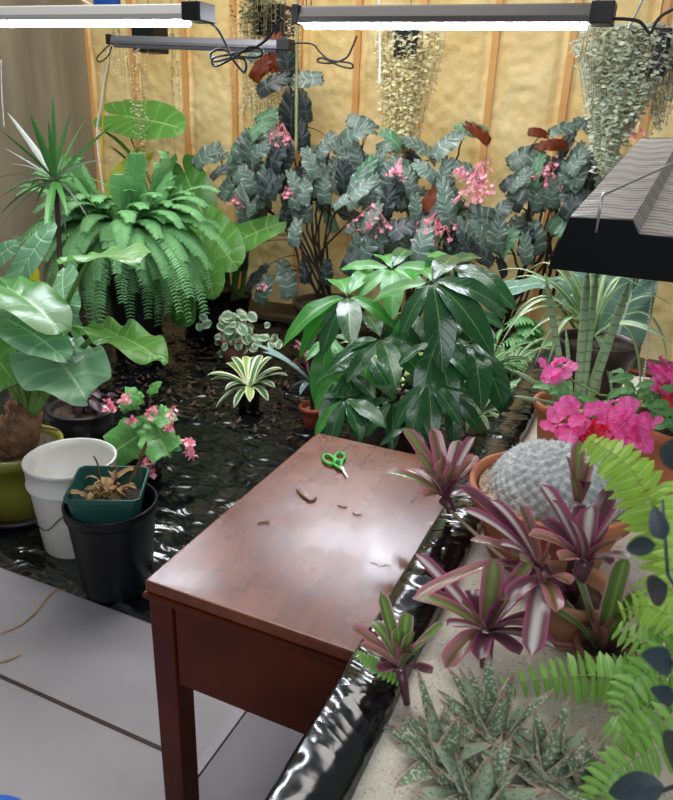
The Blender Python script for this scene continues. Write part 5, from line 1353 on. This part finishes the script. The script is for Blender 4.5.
for x, y in ((716, 696), (720, 716), (705, 690)): mb.tube([cr, at(x, y, .8)], .003, 5)
part('stalks', mb, M['bark'], fe)
for k in range(16):   # the side of the fern turned away from the photographer
    a = -1.3+2.9*k/15; h = V((math.cos(a), math.sin(a), 0)); L_ = R.uniform(.18, .3); mb = MB()
    frond(mb, bez(cr, cr+h*L_*.6+UP*.17, cr+h*L_+UP*R.uniform(-.04, .14), 9), .032, 26, .3, .1, stem=.0016, lobed=True, start=.12); part('frond', mb, G['midfern'], fe)
# small fern sprig poking over the rim
sf = atz(385, 668, .81); sg = thing('fern_sprig', 'small bright fern sprig lying over the black rim near small bromeliad', 'fern sprig', sf)
mb = MB(); frond(mb, [at(402, 682, .80), at(385, 672, .79), at(368, 660, .79), at(354, 652, .79)], .014, 12, .5, 0, nrm=UP+cam_dir(sf), stem=.001); part('frond', mb, G['midfern'], sg)
# ---- dark leaved plant close to the camera at right
G['zz'] = leafmat('blackish_leaf', '#27343a', '#36454a', vn=0, rough=.3, trans=.05)
zl = V((.235, .58, SZ+.004)); zz = thing('dark_leaf_plant', 'blackish green leaves of a plant reaching in at the right edge', 'potted plant', zl)
make_pot(zz, M['black'], zl, .06, .08, .12, M['soil'])
zm = []
for k in range(2):
    mb = MB(); ovalleaf(mb, None, 1, .55, .2, .2, 10, 6); me = mb.mesh('leaf'); me.materials.append(G['zz']); zm.append(me)
for st, lv in (([(720, 640, .6), (690, 610, .62), (668, 575, .66), (662, 500, .7)], [(656, 545, 622, 548), (662, 540, 655, 508), (668, 585, 640, 598), (664, 465, 690, 440)]),
               ([(720, 780, .56), (690, 780, .56), (660, 792, .56)], [(664, 786, 606, 792), (690, 745, 655, 760)]),
               ([(720, 700, .58), (685, 690, .6), (672, 660, .6)], [(672, 665, 650, 655), (674, 700, 656, 690)])):
    mb = MB(); mb.tube([zl+V((0, 0, .1))]+[at(*q) for q in st], .002, 6); sm_ = part('stem', mb, G['zz'], zz)
    for x, y, tx, ty in lv:
        Y = st[1][2]; p, q = at(x, y, Y), at(tx, ty, Y+R.uniform(-.03, .03)); inst('leaf', R.choice(zm), p, q-p, cam_dir(p)+UP*.2, (q-p).length*1.0, zz)
for k in range(7):
    a = -1.2+2.6*k/6; h = V((math.cos(a), math.sin(a), 0)); p = zl+V((0, 0, .1)); pts = bez(p, p+h*.05+UP*.16, p+h*.14+UP*R.uniform(.2, .3), 9)
    mb = MB(); mb.tube(pts, .003, 6); part('stem', mb, G['zz'], zz)
    for i in range(3, 9):
        for sg in (-1, 1):
            sd = V((-h.y, h.x, 0))*sg; inst('leaf', R.choice(zm), pts[i], sd+UP*.4+h*.3, UP-h*.4, .055, zz)
# ---- table-top things
TZ = .7512
sc_ = thing('scissors', 'small scissors with bright green handles lying on the table', 'scissors', atz(338, 466, TZ))
Gp = simple('green_rubber', '#2fae3a', .4)
def ringpx(cx, cy, rx, ry, rot):
    pts = []
    for i in range(25):
        a = 2*PI*i/24; x, y = rx*math.cos(a), ry*math.sin(a); pts.append((cx+x*math.cos(rot)-y*math.sin(rot), cy+x*math.sin(rot)+y*math.cos(rot)))
    return [atz(x, y, TZ+.005) for x, y in pts]
for (cx, cy, rx, ry, rot, piv) in ((329, 459.5, 6.5, 4.0, .6, (340, 469)), (340, 457, 4.8, 4.2, 0, (341, 467))):
    mb = MB(); mb.tube(ringpx(cx, cy, rx, ry, rot), .0042, 8); e = atz(*piv, TZ+.005); s0 = atz(cx+rx*.5, cy+ry*.8, TZ+.005); mb.tube([s0, s0.lerp(e, .6), e], [.004, .005, .003], 8)
    part('handle', mb, Gp, sc_)
for (a, b_, dz) in (((339, 466), (349, 478), .0), ((341, 466), (347.5, 479), .0022)):
    mb = MB(); p, q = atz(*a, TZ+.003+dz), atz(*b_, TZ+.002+dz); s = (q-p).cross(UP).normalized()*.0045
    mb.add([p-s, p+s, q, p-s+UP*.0015, p+s+UP*.0015, q+UP*.0012], [(0, 2, 1), (3, 4, 5), (0, 3, 5, 2), (1, 2, 5, 4), (0, 1, 4, 3)]); part('blade', mb, M['steel'], sc_, smooth=False)
def bit(name, pts, r, mat, label, cat, flat=False):
    mb = MB(); P = [atz(x, y, TZ+r*.9) for x, y in pts]; mb.tube(P, r, 5); return solo(name, mb, mat, label, cat)
bit('dried_pod', [(297, 490), (303, 496), (308, 500), (312, 501), (316, 498)], .003, M['dry'], 'curled dry brown pod with pale tip on the table', 'plant debris')
bit('twig_scrap', [(338, 505), (343, 507), (347, 507)], .0016, M['dry'], 'tiny brown twig scrap on the table, nearer the scissors', 'plant debris')
bit('twig_scrap', [(353, 513), (357, 515), (361, 514)], .0016, M['dry'], 'tiny brown twig scrap on the table, right of the other scraps', 'plant debris')
bit('pale_thread', [(371, 562), (376, 563), (380, 566), (385, 564), (389, 566)], .0009, M['whitecord'], 'short pale wavy root thread on the table near the rim', 'plant debris')
bit('leaf_scrap', [(258, 523), (263, 521), (269, 522)], .0022, M['straw'], 'small reddish leaf scrap on the middle of the table', 'plant debris')
def fl_straw(pts, label, w_=.01):
    mb = MB(); P = [atz(x, y, .004) for x, y in pts]; rows = []
    for i, p in enumerate(P):
        tg = (P[min(i+1, len(P)-1)]-P[max(i-1, 0)]).normalized(); s = tg.cross(UP)*w_*.5*(1-.6*abs(i/(len(P)-1)-.5)*2); rows.append([p-s, p+V((0, 0, .003)), p+s])
    mb.grid(rows); return solo('fallen_leaf', mb, M['straw'], label, 'fallen leaf')
fl_straw([(0, 633), (10, 630), (22, 624), (33, 615), (42, 604), (50, 594), (58, 589), (66, 591)], 'long curved straw-coloured leaf on the pale floor by the plastic edge')
fl_straw([(-2, 663), (8, 660), (21, 654)], 'short straw-coloured leaf at the left edge of the floor')
